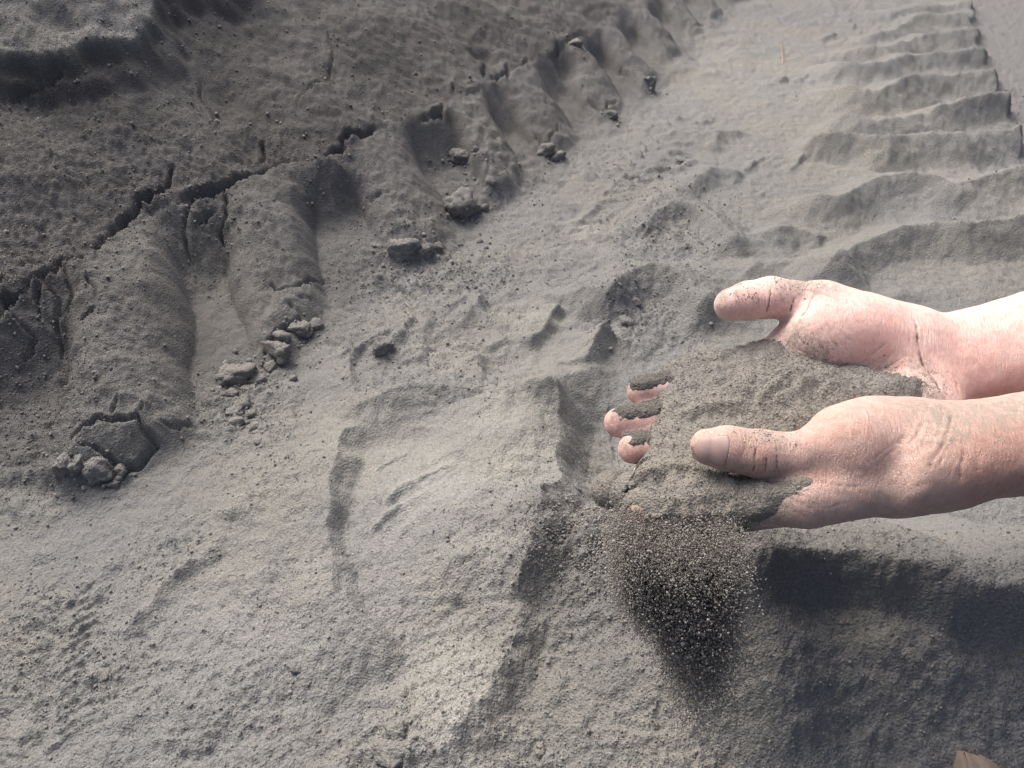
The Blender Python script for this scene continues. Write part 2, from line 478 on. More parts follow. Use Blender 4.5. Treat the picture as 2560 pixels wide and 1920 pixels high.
    # knobbly patch beside the fourth lump, small pits on the bank
    c = level(1243, 420, .02)
    q = np.exp(-((x - c[0]) / .075) ** 2 - ((y - c[1]) / .075) ** 2)
    z = z + q * (.010 + .006 * vnoise(x * 60, y * 60, 81))
    for (cx, cy, cz, rad, hh) in ((1211, 85, .16, .035, .022), (1416, 142, .09, .040, .028), (215, 215, .2, .03, .016), (590, 75, .22, .04, .014), (420, 140, .2, .03, .01)):
        c = level(cx, cy, cz)
        z = z - hh * np.exp(-((x - c[0]) ** 2 + (y - c[1]) ** 2) / rad ** 2 * 2)
    return z, t, mask, ko, s, w - shelf_w

_zs = lambda x, y: ground_shape(np.asarray(x, float), np.asarray(y, float))[0]

def on_ground(pts):
    """where sight lines first meet the ground's large forms"""
    pts = np.asarray(pts, float)
    D = np.stack([sight(x, y) for x, y in pts])
    n = 240
    T = .35 * (4.2 / .35) ** (np.arange(n) / (n - 1))
    P = _C + D[:, None, :] * T[None, :, None]
    z = _zs(P[..., 0].ravel(), P[..., 1].ravel()).reshape(P.shape[:2])
    below = P[..., 2] < z
    i = np.argmax(below, 1); i = np.where(below.any(1), i, n - 1); i = np.maximum(i, 1)
    r = np.arange(len(pts))
    a = P[r, i - 1, 2] - z[r, i - 1]; b = P[r, i, 2] - z[r, i]
    f = np.clip(a / (a - b + 1e-9), 0, 1)
    return P[r, i - 1] + (P[r, i] - P[r, i - 1]) * f[:, None]

# cracks: sight points, half width and depth in millimetres
CRACKS = [
    ([(239, 622), (259, 597), (298, 562), (343, 532), (348, 497), (398, 477), (428, 443), (430, 418)], 5.5, 22),
    ([(462, 572), (467, 537), (482, 497), (557, 467), (607, 443), (691, 413)], 5, 20),
    ([(497, 562), (537, 527)], 4, 16), ([(457, 577), (472, 636), (482, 656)], 3.5, 14),
    ([(562, 477), (567, 537), (552, 592), (562, 617)], 3.5, 14),
    ([(651, 408), (653, 362), (662, 350)], 3.5, 13), ([(741, 268), (761, 229), (816, 204), (830, 144), (806, 60)], 2.6, 9), ([(816, 204), (862, 202)], 2.4, 8),
    ([(502, 199), (497, 234), (522, 273), (537, 298), (525, 315)], 2.6, 9),
    ([(0, 752), (40, 745)], 6, 20), ([(60, 728), (110, 690), (150, 655), (210, 640)], 4.5, 14), ([(20, 690), (10, 760), (40, 800)], 3, 10),
    ([(120, 690), (150, 760), (155, 900)], 3, 10), ([(200, 800), (235, 765)], 3.5, 12), ([(110, 700), (100, 800)], 3, 12), ([(40, 800), (90, 850), (60, 900)], 3, 10),
    ([(60, 728), (20, 760), (0, 800)], 4, 14), ([(150, 655), (175, 720), (170, 780)], 3, 10), ([(215, 690), (240, 730)], 2.4, 8),
    ([(179, 1097), (209, 1067), (249, 1042), (298, 1045), (348, 1047), (363, 1082), (393, 1112), (358, 1156), (308, 1169), (279, 1147), (239, 1117), (199, 1112)], 3.6, 16),
    ([(279, 1032), (298, 987)], 2.2, 7), ([(398, 1052), (443, 1067), (482, 1062)], 2.2, 7), ([(194, 977), (229, 985)], 2, 6), ([(348, 1047), (360, 1010)], 2, 6),
    ([(661, 714), (681, 709), (691, 724), (746, 714), (811, 701)], 3.0, 11), ([(741, 739), (781, 749)], 2.6, 8), ([(756, 788), (741, 769), (716, 754)], 3.2, 11),
    ([(756, 793), (728, 812), (701, 828), (680, 855), (661, 883)], 5.0, 16),
    ([(917, 489), (936, 498), (971, 482)], 3.5, 12), ([(1059, 410), (1085, 413), (1107, 429)], 4, 12), ([(815, 388), (830, 380), (855, 348), (935, 325)], 6, 20),
    ([(1334, 335), (1353, 361), (1372, 376)], 4.5, 13), ([(1394, 307), (1394, 326), (1375, 342), (1375, 364)], 3, 9), ([(1420, 312), (1451, 332)], 2.6, 8),
    ([(1470, 250), (1499, 278)], 4.5, 12), ([(1514, 275), (1521, 259), (1543, 253)], 4.5, 12), ([(1549, 171), (1581, 193)], 4.5, 11),
    ([(1208, 190), (1211, 164)], 5, 16), ([(1268, 195), (1268, 158)], 5, 16), ([(1227, 199), (1255, 190), (1275, 186)], 5, 16), ([(1103, 300), (1106, 260)], 4.5, 16), ([(1135, 225), (1132, 212)], 4, 12),
    ([(1049, 303), (1080, 290), (1106, 271)], 5, 16), ([(1395, 110), (1395, 140)], 5, 14), ([(1300, 165), (1318, 145)], 4.5, 12),
    ([(25, 244), (75, 219), (129, 194), (154, 164), (184, 139)], 2.6, 10), ([(310, 160), (335, 185)], 2.4, 8),
    ([(1730, 68), (1758, 58)], 5, 10), ([(880, 930), (876, 880), (884, 845)], 1.8, 4),
    ([(1110, 655), (1160, 680), (1210, 690)], 2.4, 6), ([(985, 700), (1010, 730), (1045, 745)], 3.0, 8), ([(1240, 770), (1290, 780)], 2.2, 5),
]
_cr = []
for pts, hw, dp in CRACKS:
    g = on_ground(pts)[:, :2]
    # jagged: insert jittered midpoints twice
    for k in range(2):
        mids = (g[:-1] + g[1:]) / 2
        ln = np.linalg.norm(g[1:] - g[:-1], axis=1)[:, None]
        mids = mids + _rng.normal(0, 1, mids.shape) * ln * .075
        q = np.empty((len(g) + len(mids), 2)); q[0::2] = g; q[1::2] = mids
        g = q
    _cr.append((g, hw * .72 / 1000, dp * .75 / 1000))

# rough, clodded places: sight point, radius (m), strength
ROUGH = [(60, 690, .10, .9), (150, 1010, .09, .9), (60, 1080, .10, .9), (600, 1010, .06, 1.2), (670, 1060, .05, .8), (480, 560, .09, 1.1), (560, 700, .06, .8), (840, 470, .06, 1.1),
         (1050, 640, .08, 1.2), (1010, 710, .09, 1.2), (1180, 690, .08, 1.1), (1120, 790, .10, .6), (1330, 640, .12, .5), (960, 850, .08, .7), (1080, 930, .10, .7), (1650, 590, .08, 1.1), (1610, 790, .08, 1.2),
         (1640, 680, .10, .6), (1480, 1340, .10, 1.2), (1560, 1500, .12, .8), (1400, 1700, .16, .8), (1500, 1830, .14, .8), (60, 1620, .07, .9), (270, 1690, .06, .8), (580, 1800, .09, .7), (720, 1560, .08, .5),
         (1010, 1880, .05, 1.2), (1480, 1190, .05, .7), (1240, 420, .09, .9), (1560, 420, .12, .5), (1700, 500, .10, .6), (700, 1170, .06, .5), (420, 1390, .05, .6), (2000, 1500, .12, .3), (2300, 1700, .2, .4)]

def build_ground():
    # rows and columns grow coarser with distance, as does the detail one can see
    ys = [-.25]
    while ys[-1] < 2.7:
        y_ = ys[-1]
        ys.append(y_ + max(.0011, (1.22 if y_ < .85 else .95) * (y_ * y_ + .25) / (CAM_H * 760) * (1.0 if y_ > .1 else 4.0)))
    while ys[-1] < 60:
        ys.append(ys[-1] + max(.02, (ys[-1] - 2.6) * .10 + .02))
    ys = np.array(ys)
    mid = np.linspace(-.66, .63, 900)
    left = -.66 - np.cumsum(np.linspace(.002, .03, 48)); right = .63 + np.cumsum(np.linspace(.002, .03, 48))
    ss = np.concatenate([left[::-1], mid, right])
    S, Y = np.meshgrid(ss, ys)
    X = S * (Y + .38)
    sh = X.shape
    x = X.ravel(); y = Y.ravel()
    z, t, mask, ko, s, w = ground_shape(x, y)
    near = (y < 2.9)
    rough = np.zeros_like(x)
    P = on_ground([(a, b) for a, b, _, _ in ROUGH])
    for (a, b, rad, st), c in zip(ROUGH, P):
        rough = np.maximum(rough, st * np.exp(-((x - c[0]) ** 2 + (y - c[1]) ** 2) / rad ** 2))
    bankk = sstep(.06, -.05, t)
    rough = np.maximum(rough, .36 * bankk)
    rough = np.maximum(rough, .5 * ko)
    rough = rough + .14 + .10 * np.clip(vnoise(x * 6, y * 6, 91), 0, 1)
    # smooth wiped sand on the pad
    c = level(1000, 1190, 0); c2 = level(1200, 1150, 0)
    wiped = np.exp(-((x - c[0]) ** 2 + (y - c[1]) ** 2) / .05 ** 2)
    rough *= 1 - .75 * wiped
    # clods and pellets
    f1, f2, cid = worley(x * 75 + .6 * vnoise(x * 90, y * 90, 5), y * 75, 7)
    cl = np.clip((.62 - f1) / .62, 0, 1) ** .8 * (cid > .45) * (cid - .3)
    f1b, f2b, cidb = worley(x * 190, y * 190, 9)
    clb = np.clip((.6 - f1b) / .6, 0, 1) ** .7 * (cidb > .35) * cidb
    f1c, f2c, cidc = worley(x * 420, y * 420, 11)
    clc = np.clip((.6 - f1c) / .6, 0, 1) ** .7 * cidc
    z = z + near * (.0085 * cl * np.clip(rough - .45, 0, 1) + .0030 * clb * np.clip(rough - .30, 0, 1.1) + .0008 * clc * np.clip(rough + .05, 0, 1))
    z = z + near * sstep(.8, 1.3, y) * .0017 * fbm(x * 42, y * 42, 96, 2) * (1 - ko)
    z = z + mask * (.0030 * fbm(x * 38, y * 38, 98, 3) + .0012 * fbm(x * 150, y * 150, 92, 2))
    z = z + near * .0014 * fbm(x * 75, y * 75, 94, 2) * (1 - .7 * wiped) * (1 - ko)
    z = z + near * (.0035 * fbm(x * 34, y * 34, 93, 3) * np.clip(rough, .2, 1) + .0012 * fbm(x * 140, y * 140, 95, 2) * np.clip(rough + .2, 0, 1))
    # bank: crusted, pitted surface
    z = z + bankk * near * (.0026 * fbm(x * 55, y * 55, 97, 2) + (.0012 * fbm(x * 110, y * 110, 90, 1) + .0030 * fbm(x * 190, y * 190, 99, 2) - .0030 * clb) * sstep(1.35, .8, y))
    # cracks
    crack = np.zeros_like(x)
    for g, hw, dp in _cr:
        idx, sd, fr = poly_field(x, y, g, hw * 3)
        if sd is None: continue
        wd = hw * (.45 + .55 * sstep(0, .25, fr) * sstep(1, .7, fr)) * (.8 + .5 * vnoise(x[idx] * 120, y[idx] * 120, 13))
        p = np.exp(-(np.abs(sd) / np.maximum(wd, .0008)) ** 2.5)
        z[idx] -= dp * p * (.6 + .4 * sstep(0, .2, fr) * sstep(1, .8, fr))
        z[idx] += .0025 * np.exp(-((np.abs(sd) - hw * 1.6) / hw) ** 2) * np.clip(vnoise(x[idx] * 60, y[idx] * 60, 15) + .3, 0, 1)
        crack[idx] = np.maximum(crack[idx], p)
    ny, nx = sh
    base = np.arange(ny - 1)[:, None] * nx + np.arange(nx - 1)[None, :]
    quads = np.stack([base, base + 1, base + nx + 1, base + nx], -1).reshape(-1, 4)
    me = make_mesh("ground", np.stack([x, y, z], 1), quads)
    # shade on the bank and wall painted darker; freshly spilled sand is damp
    shade_damp = np.maximum(.95 * sstep(.35, -.1, t) * (.4 + .6 * sstep(2.3, 1.0, s)), .62 * sstep(1.18, .7, t) * sstep(2.4, 1.2, s))
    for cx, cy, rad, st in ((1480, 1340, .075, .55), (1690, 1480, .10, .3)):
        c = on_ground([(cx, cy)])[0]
        shade_damp = np.maximum(shade_damp, st * np.exp(-((x - c[0]) ** 2 + (y - c[1]) ** 2) / rad ** 2))
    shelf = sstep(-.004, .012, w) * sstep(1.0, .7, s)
    shade_damp = shade_damp * (1 - .75 * shelf)  # less painted shade on the flat shelf top
    shade_damp = np.clip(shade_damp * (1 + .35 * fbm(x * 8, y * 8, 17, 3)), 0, 1)
    add_attr(me, 'shade_damp', shade_damp)
    pale = np.zeros_like(x)
    for cx, cy, rx, ry, st in ((1130, 1180, .13, .09, 1.0), (960, 1200, .07, .05, .8), (1270, 1080, .07, .08, .9), (1180, 1400, .09, .06, .8), (1120, 1740, .05, .07, .9), (1240, 900, .12, .05, .4), (720, 1480, .12, .07, .5), (640, 700, .05, .06, .5), (960, 560, .07, .06, .6), (1250, 420, .06, .06, .6),
                               (1760, 1850, .05, .04, .5), (2250, 300, .25, .3, .35), (1900, 200, .3, .4, .45), (1480, 580, .05, .05, .6), (1330, 790, .05, .04, .6), (700, 1620, .10, .06, .35)):
        c = on_ground([(cx, cy)])[0]
        pale = np.maximum(pale, st * np.exp(-((x - c[0]) / rx) ** 2 - ((y - c[1]) / ry) ** 2))
    pale = np.clip(pale * (1 + .5 * fbm(x * 14, y * 14, 19, 3)), 0, 1) * sstep(.5, 1.0, t)
    add_attr(me, 'pale', pale)
    add_attr(me, 'stone', ko * .9)
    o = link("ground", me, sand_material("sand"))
    tag(o, "grey dusty sand with a deep lugged wheel track and a cracked bank", None, None, "structure")
    return o, (x, y, z, sh, rough, t)
# ------------------------------------------------------------------ hands (distance fields, then meshed)
def seg(p, a, b, r1, r2):
    a = np.asarray(a, float); b = np.asarray(b, float)
    ba = b - a
    q = p - a
    t = np.clip((q @ ba) / (ba @ ba), 0, 1)
    q -= t[:, None] * ba
    return np.sqrt(np.einsum('ij,ij->i', q, q)) - (r1 + (r2 - r1) * t)

def smin(a, b, k):
    h = np.clip(0.5 + 0.5 * (b - a) / k, 0, 1)
    return b * (1 - h) + a * h - k * h * (1 - h)

def smax(a, b, k):
    return -smin(-a, -b, k)

def ellip(p, c, ax, rad):
    """ellipsoid: centre, three axes (rows), three radii"""
    q = (p - np.asarray(c)) @ np.asarray(ax).T
    r = np.asarray(rad, float)
    k0 = np.linalg.norm(q / r, axis=1); k1 = np.linalg.norm(q / (r * r), axis=1) + 1e-9
    return k0 * (k0 - 1) / k1

def loft(p, cs, As, Bs, e1):
    """limb with elliptical sections: centres along +X, half widths along e1 and across it"""
    cs = np.asarray(cs, float)
    x = np.clip(p[:, 0], cs[0, 0], cs[-1, 0])
    cy = np.interp(x, cs[:, 0], cs[:, 1]); cz = np.interp(x, cs[:, 0], cs[:, 2])
    a = np.interp(x, cs[:, 0], As); b = np.interp(x, cs[:, 0], Bs)
    e1 = np.asarray(e1, float) / np.linalg.norm(e1)
    e2 = np.array([0, -e1[2], e1[1]])
    dy = p[:, 1] - cy; dz = p[:, 2] - cz
    u = dy * e1[1] + dz * e1[2]; v = dy * e2[1] + dz * e2[2]
    k0 = np.sqrt((u / a) ** 2 + (v / b) ** 2); k1 = np.sqrt((u / a ** 2) ** 2 + (v / b ** 2) ** 2) + 1e-9
    d = k0 * (k0 - 1) / k1
    ex = np.maximum(cs[0, 0] - p[:, 0], p[:, 0] - cs[-1, 0])
    return smax(d, ex, 0.006)

def chain(p, pts, rads, k=0.0015):
    d = None
    for i in range(len(pts) - 1):
        s = seg(p, pts[i], pts[i + 1], rads[i], rads[i + 1])
        d = s if d is None else smin(d, s, k)
    return d

def v3(*a):
    return np.array(a, float)

def unit(v):
    v = np.asarray(v, float); return v / np.linalg.norm(v)

# ---- the hand nearer the camera
NEAR = dict(
    thumb=[out(2310, 1108, .382), out(2120, 1118, .356), out(1985, 1143, .352), out(1900, 1135, .353), out(1815, 1121, .354), out(1772, 1118, .355)],
    thumb_r=[.0185, .0168, .0108, .0112, .0104, .0088],
)
def near_sdf(p, thumb=True):
    W = v3(0, 0, CAM_H)
    T = NEAR['thumb']; R = NEAR['thumb_r']
    arm = loft(p, [v3(.180, .2620, -.2540) + W, v3(.205, .2640, -.2515) + W, v3(.228, .2660, -.2500) + W, v3(.300, .273, -.2470) + W, v3(.400, .282, -.241) + W, v3(.470, .288, -.232) + W, v3(.530, .294, -.205) + W, v3(.640, .305, -.120) + W],
               [.0300, .0290, .0290, .0340, .0395, .0430, .0450, .0480], [.0190, .0200, .0220, .0262, .0315, .0370, .0430, .0500], (0, -.90, .44))
    # metacarpals, index to little
    bases = [v3(.200, .2520, -.2530), v3(.202, .259, -.257), v3(.203, .269, -.261), v3(.203, .279, -.263)]
    heads = [v3(.136, .2425, -.2595), v3(.128, .260, -.273), v3(.131, .279, -.284), v3(.139, .298, -.289)]
    br = [.0140, .0145, .0140, .0130]; hr = [.0132, .0125, .0120, .0110]
    palm = None
    for b_, h_, r1, r2 in zip(bases, heads, br, hr):
        s = seg(p, b_ + W, h_ + W, r1, r2)
        palm = s if palm is None else smin(palm, s, .008)
    # soft pad on the little-finger side
    palm = smin(palm, ellip(p, v3(.180, .290, -.268) + W, np.eye(3), (.034, .015, .016)), .010)
    hand = smin(palm, arm, .016)
    # thumb: ball of the thumb, then the two free joints
    ball = seg(p, T[0], T[1], R[0], R[1])
    ball = smin(ball, ellip(p, out(2215, 1083, .366), np.eye(3), (.034, .0170, .0150)), .010)
    th = chain(p, T[1:], R[1:], .002)
    # flat nail side of the last joint
    th = smin(th, ball, .008)
    hand = smin(hand, smin(hand, ball, .012), .004) if thumb else hand
    hand = smin(hand, th, .005) if thumb else hand
    # web between thumb and index
    web = seg(p, out(2120, 1180, .357), out(2015, 1232, .352), .0105, .0075)
    if thumb: hand = smin(hand, web, .006)
    fingers = [
        ([heads[0], v3(.098, .2435, -.2725), v3(.076, .2440, -.2735), v3(.0620, .2440, -.2710)], [.0120, .0098, .0088, .0080]),
        ([heads[1], v3(.090, .263, -.289), v3(.072, .265, -.288), v3(.061, .266, -.283)], [.0125, .0100, .0090, .0080]),
        ([heads[2], v3(.092, .284, -.306), v3(.068, .286, -.307), v3(.054, .287, -.303)], [.0118, .0096, .0086, .0076]),
        ([heads[3], v3(.106, .303, -.306), v3(.087, .304, -.309), v3(.075, .304, -.306)], [.0108, .0086, .0076, .0068]),
    ]
    for pts, rr in fingers:
        hand = smin(hand, chain(p, [q + W for q in pts], rr), .005)
    return hand

FAR = dict(
    thumb=[out(2265, 850, .438), out(2050, 768, .440), out(1990, 752, .4395), out(1926, 744, .4385), out(1868, 752, .4375), out(1825, 762, .4365)],
    thumb_r=[.0195, .0150, .0112, .0118, .0109, .0088],
)
def far_sdf(p, thumb=True):
    W = v3(0, 0, CAM_H)
    T = FAR['thumb']; R = FAR['thumb_r']
    arm = loft(p, [v3(.215, .3450, -.2620) + W, v3(.243, .3480, -.2610) + W, v3(.270, .351, -.2570) + W, v3(.320, .356, -.2480) + W, v3(.420, .365, -.2335) + W, v3(.490, .372, -.222) + W, v3(.550, .378, -.195) + W, v3(.660, .390, -.108) + W],
               [.0310, .0285, .0295, .0345, .0410, .0440, .0460, .0490], [.0200, .0200, .0215, .0265, .0330, .0380, .0440, .0510], (0, .90, .44))
    bases = [v3(.228, .352, -.262), v3(.229, .343, -.266), v3(.230, .332, -.269), v3(.230, .321, -.271)]
    heads = [v3(.148, .3530, -.2640), v3(.141, .334, -.2740), v3(.143, .314, -.280), v3(.150, .297, -.282)]
    br = [.0140, .0145, .0140, .0130]; hr = [.0120, .0125, .0120, .0110]
    palm = None
    for b_, h_, r1, r2 in zip(bases, heads, br, hr):
        s = seg(p, b_ + W, h_ + W, r1, r2)
        palm = s if palm is None else smin(palm, s, .008)
    palm = smin(palm, ellip(p, v3(.205, .312, -.266) + W, np.eye(3), (.036, .016, .017)), .010)
    hand = smin(palm, arm, .016)
    ball = seg(p, T[0], T[1], R[0], R[1])
    ball = smin(ball, ellip(p, out(2140, 838, .430), [unit((1, .12, -.30)), unit((.0, .93, .37)), unit((.28, -.36, .89))], (.039, .0215, .0200)), .010)
    ball = smin(ball, ellip(p, out(2040, 860, .428), np.eye(3), (.018, .016, .016)), .009)
    th = chain(p, T[1:], R[1:], .002)
    pad = ellip(p, out(1866, 757, .4300), [unit((-1, 0.05, .05)), unit((0, 1, .6)), unit((0, -.6, 1))], (.0165, .0090, .0094))
    th = smin(th, pad, .005)
    th = smin(th, ball, .005)
    if thumb: hand = smin(hand, th, .013)
    web = seg(p, out(2035, 800, .440), out(1960, 850, .443), .0085, .0075)
    if thumb: hand = smin(hand, web, .008)
    fingers = [
        ([heads[0], out(1765, 935, .4370) - W, out(1668, 972, .4260) - W, out(1603, 978, .4220) - W], [.0118, .0097, .0090, .0080]),
        ([heads[1], out(1728, 1030, .4240) - W, out(1615, 1054, .4120) - W, out(1548, 1056, .4075) - W], [.0124, .0100, .0093, .0082]),
        ([heads[2], out(1750, 1110, .4120) - W, out(1650, 1122, .4010) - W, out(1582, 1122, .3965) - W], [.0118, .0096, .0088, .0079]),
        ([heads[3], v3(.110, .283, -.285), v3(.092, .277, -.282), v3(.080, .2745, -.278)], [.0108, .0086, .0078, .0070]),
    ]
    for pts, rr in fingers:
        hand = smin(hand, chain(p, [q + W for q in pts], rr), .005)
    return hand

def grid_sdf(fn, lo, hi, h):
    """sample a distance field on a grid, finely only near its surface"""
    lo = np.asarray(lo, float); hi = np.asarray(hi, float)
    m = 5
    nc = np.ceil((hi - lo) / (h * m)).astype(int) + 1
    ax = [lo[i] + np.arange(nc[i]) * h * m for i in range(3)]
    P = np.stack(np.meshgrid(*ax, indexing='ij'), -1)
    D = fn(P.reshape(-1, 3)).reshape(P.shape[:3])
    n = (nc - 1) * m
    vol = np.kron(D[:-1, :-1, :-1], np.ones((m, m, m)))
    near = np.zeros(nc - 1, bool)
    for dx in (0, 1):
        for dy in (0, 1):
            for dz in (0, 1):
                near |= np.abs(D[dx:nc[0] - 1 + dx, dy:nc[1] - 1 + dy, dz:nc[2] - 1 + dz]) < h * m * 1.4
    fine = np.kron(near, np.ones((m, m, m), bool))
    idx = np.argwhere(fine)
    vol[fine] = fn(lo + idx * h)
    return vol, lo, h

def surface_nets(vol, lo, h):
    s = vol < 0
    c = np.zeros(tuple(np.array(vol.shape) - 1), np.int8)
    sl = lambda a, d: a[d[0]:a.shape[0] - 1 + d[0], d[1]:a.shape[1] - 1 + d[1], d[2]:a.shape[2] - 1 + d[2]]
    corners = [(i, j, k) for i in (0, 1) for j in (0, 1) for k in (0, 1)]
    for d in corners:
        c += sl(s, d)
    act = (c > 0) & (c < 8)
    cells = np.argwhere(act)
    ids = -np.ones(act.shape, np.int64); ids[act] = np.arange(len(cells))
    pos = np.zeros((len(cells), 3)); cnt = np.zeros(len(cells))
    val = {d: vol[cells[:, 0] + d[0], cells[:, 1] + d[1], cells[:, 2] + d[2]] for d in corners}
    for d in corners:
        for ax in range(3):
            if d[ax]: continue
            e = list(d); e[ax] = 1; e = tuple(e)
            a, b = val[d], val[e]
            x = (a < 0) != (b < 0)
            t = np.where(x, a / np.where(x, a - b, 1), 0)
            q = np.tile(np.array(d, float), (len(cells), 1)); q[:, ax] = t
            pos[x] += q[x]; cnt[x] += 1
    verts = lo + (cells + pos / cnt[:, None]) * h
    quads = []
    for ax in range(3):
        b1, b2 = [(1, 2), (2, 0), (0, 1)][ax]
        lo_s = [slice(None)] * 3; hi_s = [slice(None)] * 3
        lo_s[ax] = slice(0, -1); hi_s[ax] = slice(1, None)
        a = s[tuple(lo_s)]; b = s[tuple(hi_s)]
        e = np.argwhere(a != b)
        e = e[(e[:, b1] > 0) & (e[:, b2] > 0) & (e[:, b1] < vol.shape[b1] - 1) & (e[:, b2] < vol.shape[b2] - 1)]
        flip = a[e[:, 0], e[:, 1], e[:, 2]]
        q = []
        for o1, o2 in ((0, 0), (-1, 0), (-1, -1), (0, -1)):
            cc = e.copy(); cc[:, b1] += o1; cc[:, b2] += o2
            q.append(ids[cc[:, 0], cc[:, 1], cc[:, 2]])
        q = np.stack(q, 1)
        q[~flip] = q[~flip][:, ::-1]
        quads.append(q)
    return verts, np.concatenate(quads)

def subdivide(verts, quads, pick):
    rest_ = quads[~pick]; quads = quads[pick]
    e = np.stack([quads, np.roll(quads, -1, 1)], -1).reshape(-1, 2)
    es = np.sort(e, 1)
    key = es[:, 0] * (len(verts) + 1) + es[:, 1]
    u, first, inv = np.unique(key, return_index=True, return_inverse=True)
    ev = (verts[es[first, 0]] + verts[es[first, 1]]) / 2
    fv = verts[quads].mean(1)
    ei = (inv.reshape(quads.shape) + len(verts))
    fi = np.arange(len(quads)) + len(verts) + len(ev)
    allv = np.concatenate([verts, ev, fv])
    q = [np.stack([quads[:, i], ei[:, i], fi, ei[:, i - 1]], 1) for i in range(4)]
    return allv, np.concatenate(q + [rest_])

def grad(fn, p, e=4e-4):
    g = 0
    for k in ((1, -1, -1), (-1, -1, 1), (-1, 1, -1), (1, 1, 1)):
        k = np.array(k, float)
        g = g + fn(p + k * e)[:, None] * k
    return g / (np.linalg.norm(g, axis=1, keepdims=True) + 1e-12)

def settle(fn, p, it=2):
    for _ in range(it):
        p = p - fn(p)[:, None] * grad(fn, p)
    return p

def line_dist(p, pts, widths=None):
    """distance to a polyline and the fraction along it"""
    best = np.full(len(p), 9.0); frac = np.zeros(len(p))
    n = len(pts) - 1
    for i in range(n):
        a, b = pts[i], pts[i + 1]; ba = b - a
        t = np.clip(((p - a) @ ba) / (ba @ ba + 1e-12), 0, 1)
        d = np.linalg.norm(p - a - t[:, None] * ba, axis=1)
        m = d < best
        best[m] = d[m]; frac[m] = (i + t[m]) / n
    return best, frac
# ------------------------------------------------------------------ skin
def skin_material(name, base, ruddy):
    m, k, b = new_mat(name)
    tc = k.n('ShaderNodeTexCoord'); co = tc.outputs['Object']
    n1 = k.n('ShaderNodeTexNoise', i_Scale=70.0, i_Detail=3.0); k.l(co, n1.inputs['Vector'])
    n2 = k.n('ShaderNodeTexNoise', i_Scale=260.0, i_Detail=3.0, i_Roughness=0.6); k.l(co, n2.inputs['Vector'])
    n3 = k.n('ShaderNodeTexNoise', i_Scale=2600.0, i_Detail=2.0); k.l(co, n3.inputs['Vector'])
    # fine lines of the skin run across the limb
    mp = k.n('ShaderNodeMapping'); mp.inputs['Scale'].default_value = (1100, 260, 260); k.l(co, mp.inputs['Vector'])
    n4 = k.n('ShaderNodeTexNoise', i_Scale=1.0, i_Detail=3.0, i_Roughness=0.65); k.l(mp.outputs[0], n4.inputs['Vector'])
    v1 = k.n('ShaderNodeTexVoronoi', i_Scale=950.0); v1.feature = 'DISTANCE_TO_EDGE'; k.l(co, v1.inputs['Vector'])
    red = k.attr('ruddy'); dust = k.attr('dust'); crease = k.attr('crease')
    r = k.math('ADD', red, k.math('MULTIPLY', k.math('SUBTRACT', n1.outputs['Fac'], 0.5), 1.1))
    c = k.mix(k.ramp(r, 0.0, 1.0), base, ruddy)
    c = k.mix(k.ramp(n2.outputs['Fac'], 0.35, 0.7), c, k.mix(1.0, c, (0.90, 0.84, 0.82), 'MULTIPLY'))
    n6 = k.n('ShaderNodeTexNoise', i_Scale=620.0, i_Detail=3.0, i_Roughness=0.7); k.l(co, n6.inputs['Vector'])
    d = k.math('ADD', dust, k.math('MULTIPLY', k.math('SUBTRACT', k.math('ADD', n2.outputs['Fac'], n6.outputs['Fac']), 1.0), 1.5))
    d = k.math('MULTIPLY', k.ramp(d, 0.25, 1.15), k.ramp(dust, 0.02, 0.3))
    c = k.mix(k.math('MULTIPLY', d, 0.8), c, (0.36, 0.315, 0.265))
    # single grains sticking to dusty skin
    sp = k.math('MULTIPLY', k.ramp(n3.outputs['Fac'], 0.60, 0.68), k.ramp(dust, 0.12, 0.7))
    c = k.mix(k.math('MULTIPLY', sp, 0.75), c, (0.16, 0.15, 0.135))
    cr = k.math('MULTIPLY', crease, k.math('ADD', 0.45, n2.outputs['Fac']))
    c = k.mix(k.ramp(cr, 0.06, 0.75), c, (0.16, 0.095, 0.075))
    k.l(c, b.inputs['Base Color'])
    b.inputs['Roughness'].default_value = 0.6
    b.inputs['Specular IOR Level'].default_value = 0.28
    b.inputs['Subsurface Weight'].default_value = 0.22
    b.inputs['Subsurface Radius'].default_value = (0.0045, 0.0016, 0.0009)
    b.inputs['Subsurface Scale'].default_value = 1.0
    h = k.math('ADD', k.math('MULTIPLY', n4.outputs['Fac'], 1.5), k.math('MULTIPLY', k.ramp(v1.outputs['Distance'], 0.0, 0.12), 0.35))
    h = k.math('ADD', h, k.math('MULTIPLY', sp, 0.8))
    bp = k.n('ShaderNodeBump', i_Strength=0.9, i_Distance=0.0008)
    k.l(h, bp.inputs['Height']); k.l(bp.outputs[0], b.inputs['Normal'])
    return m

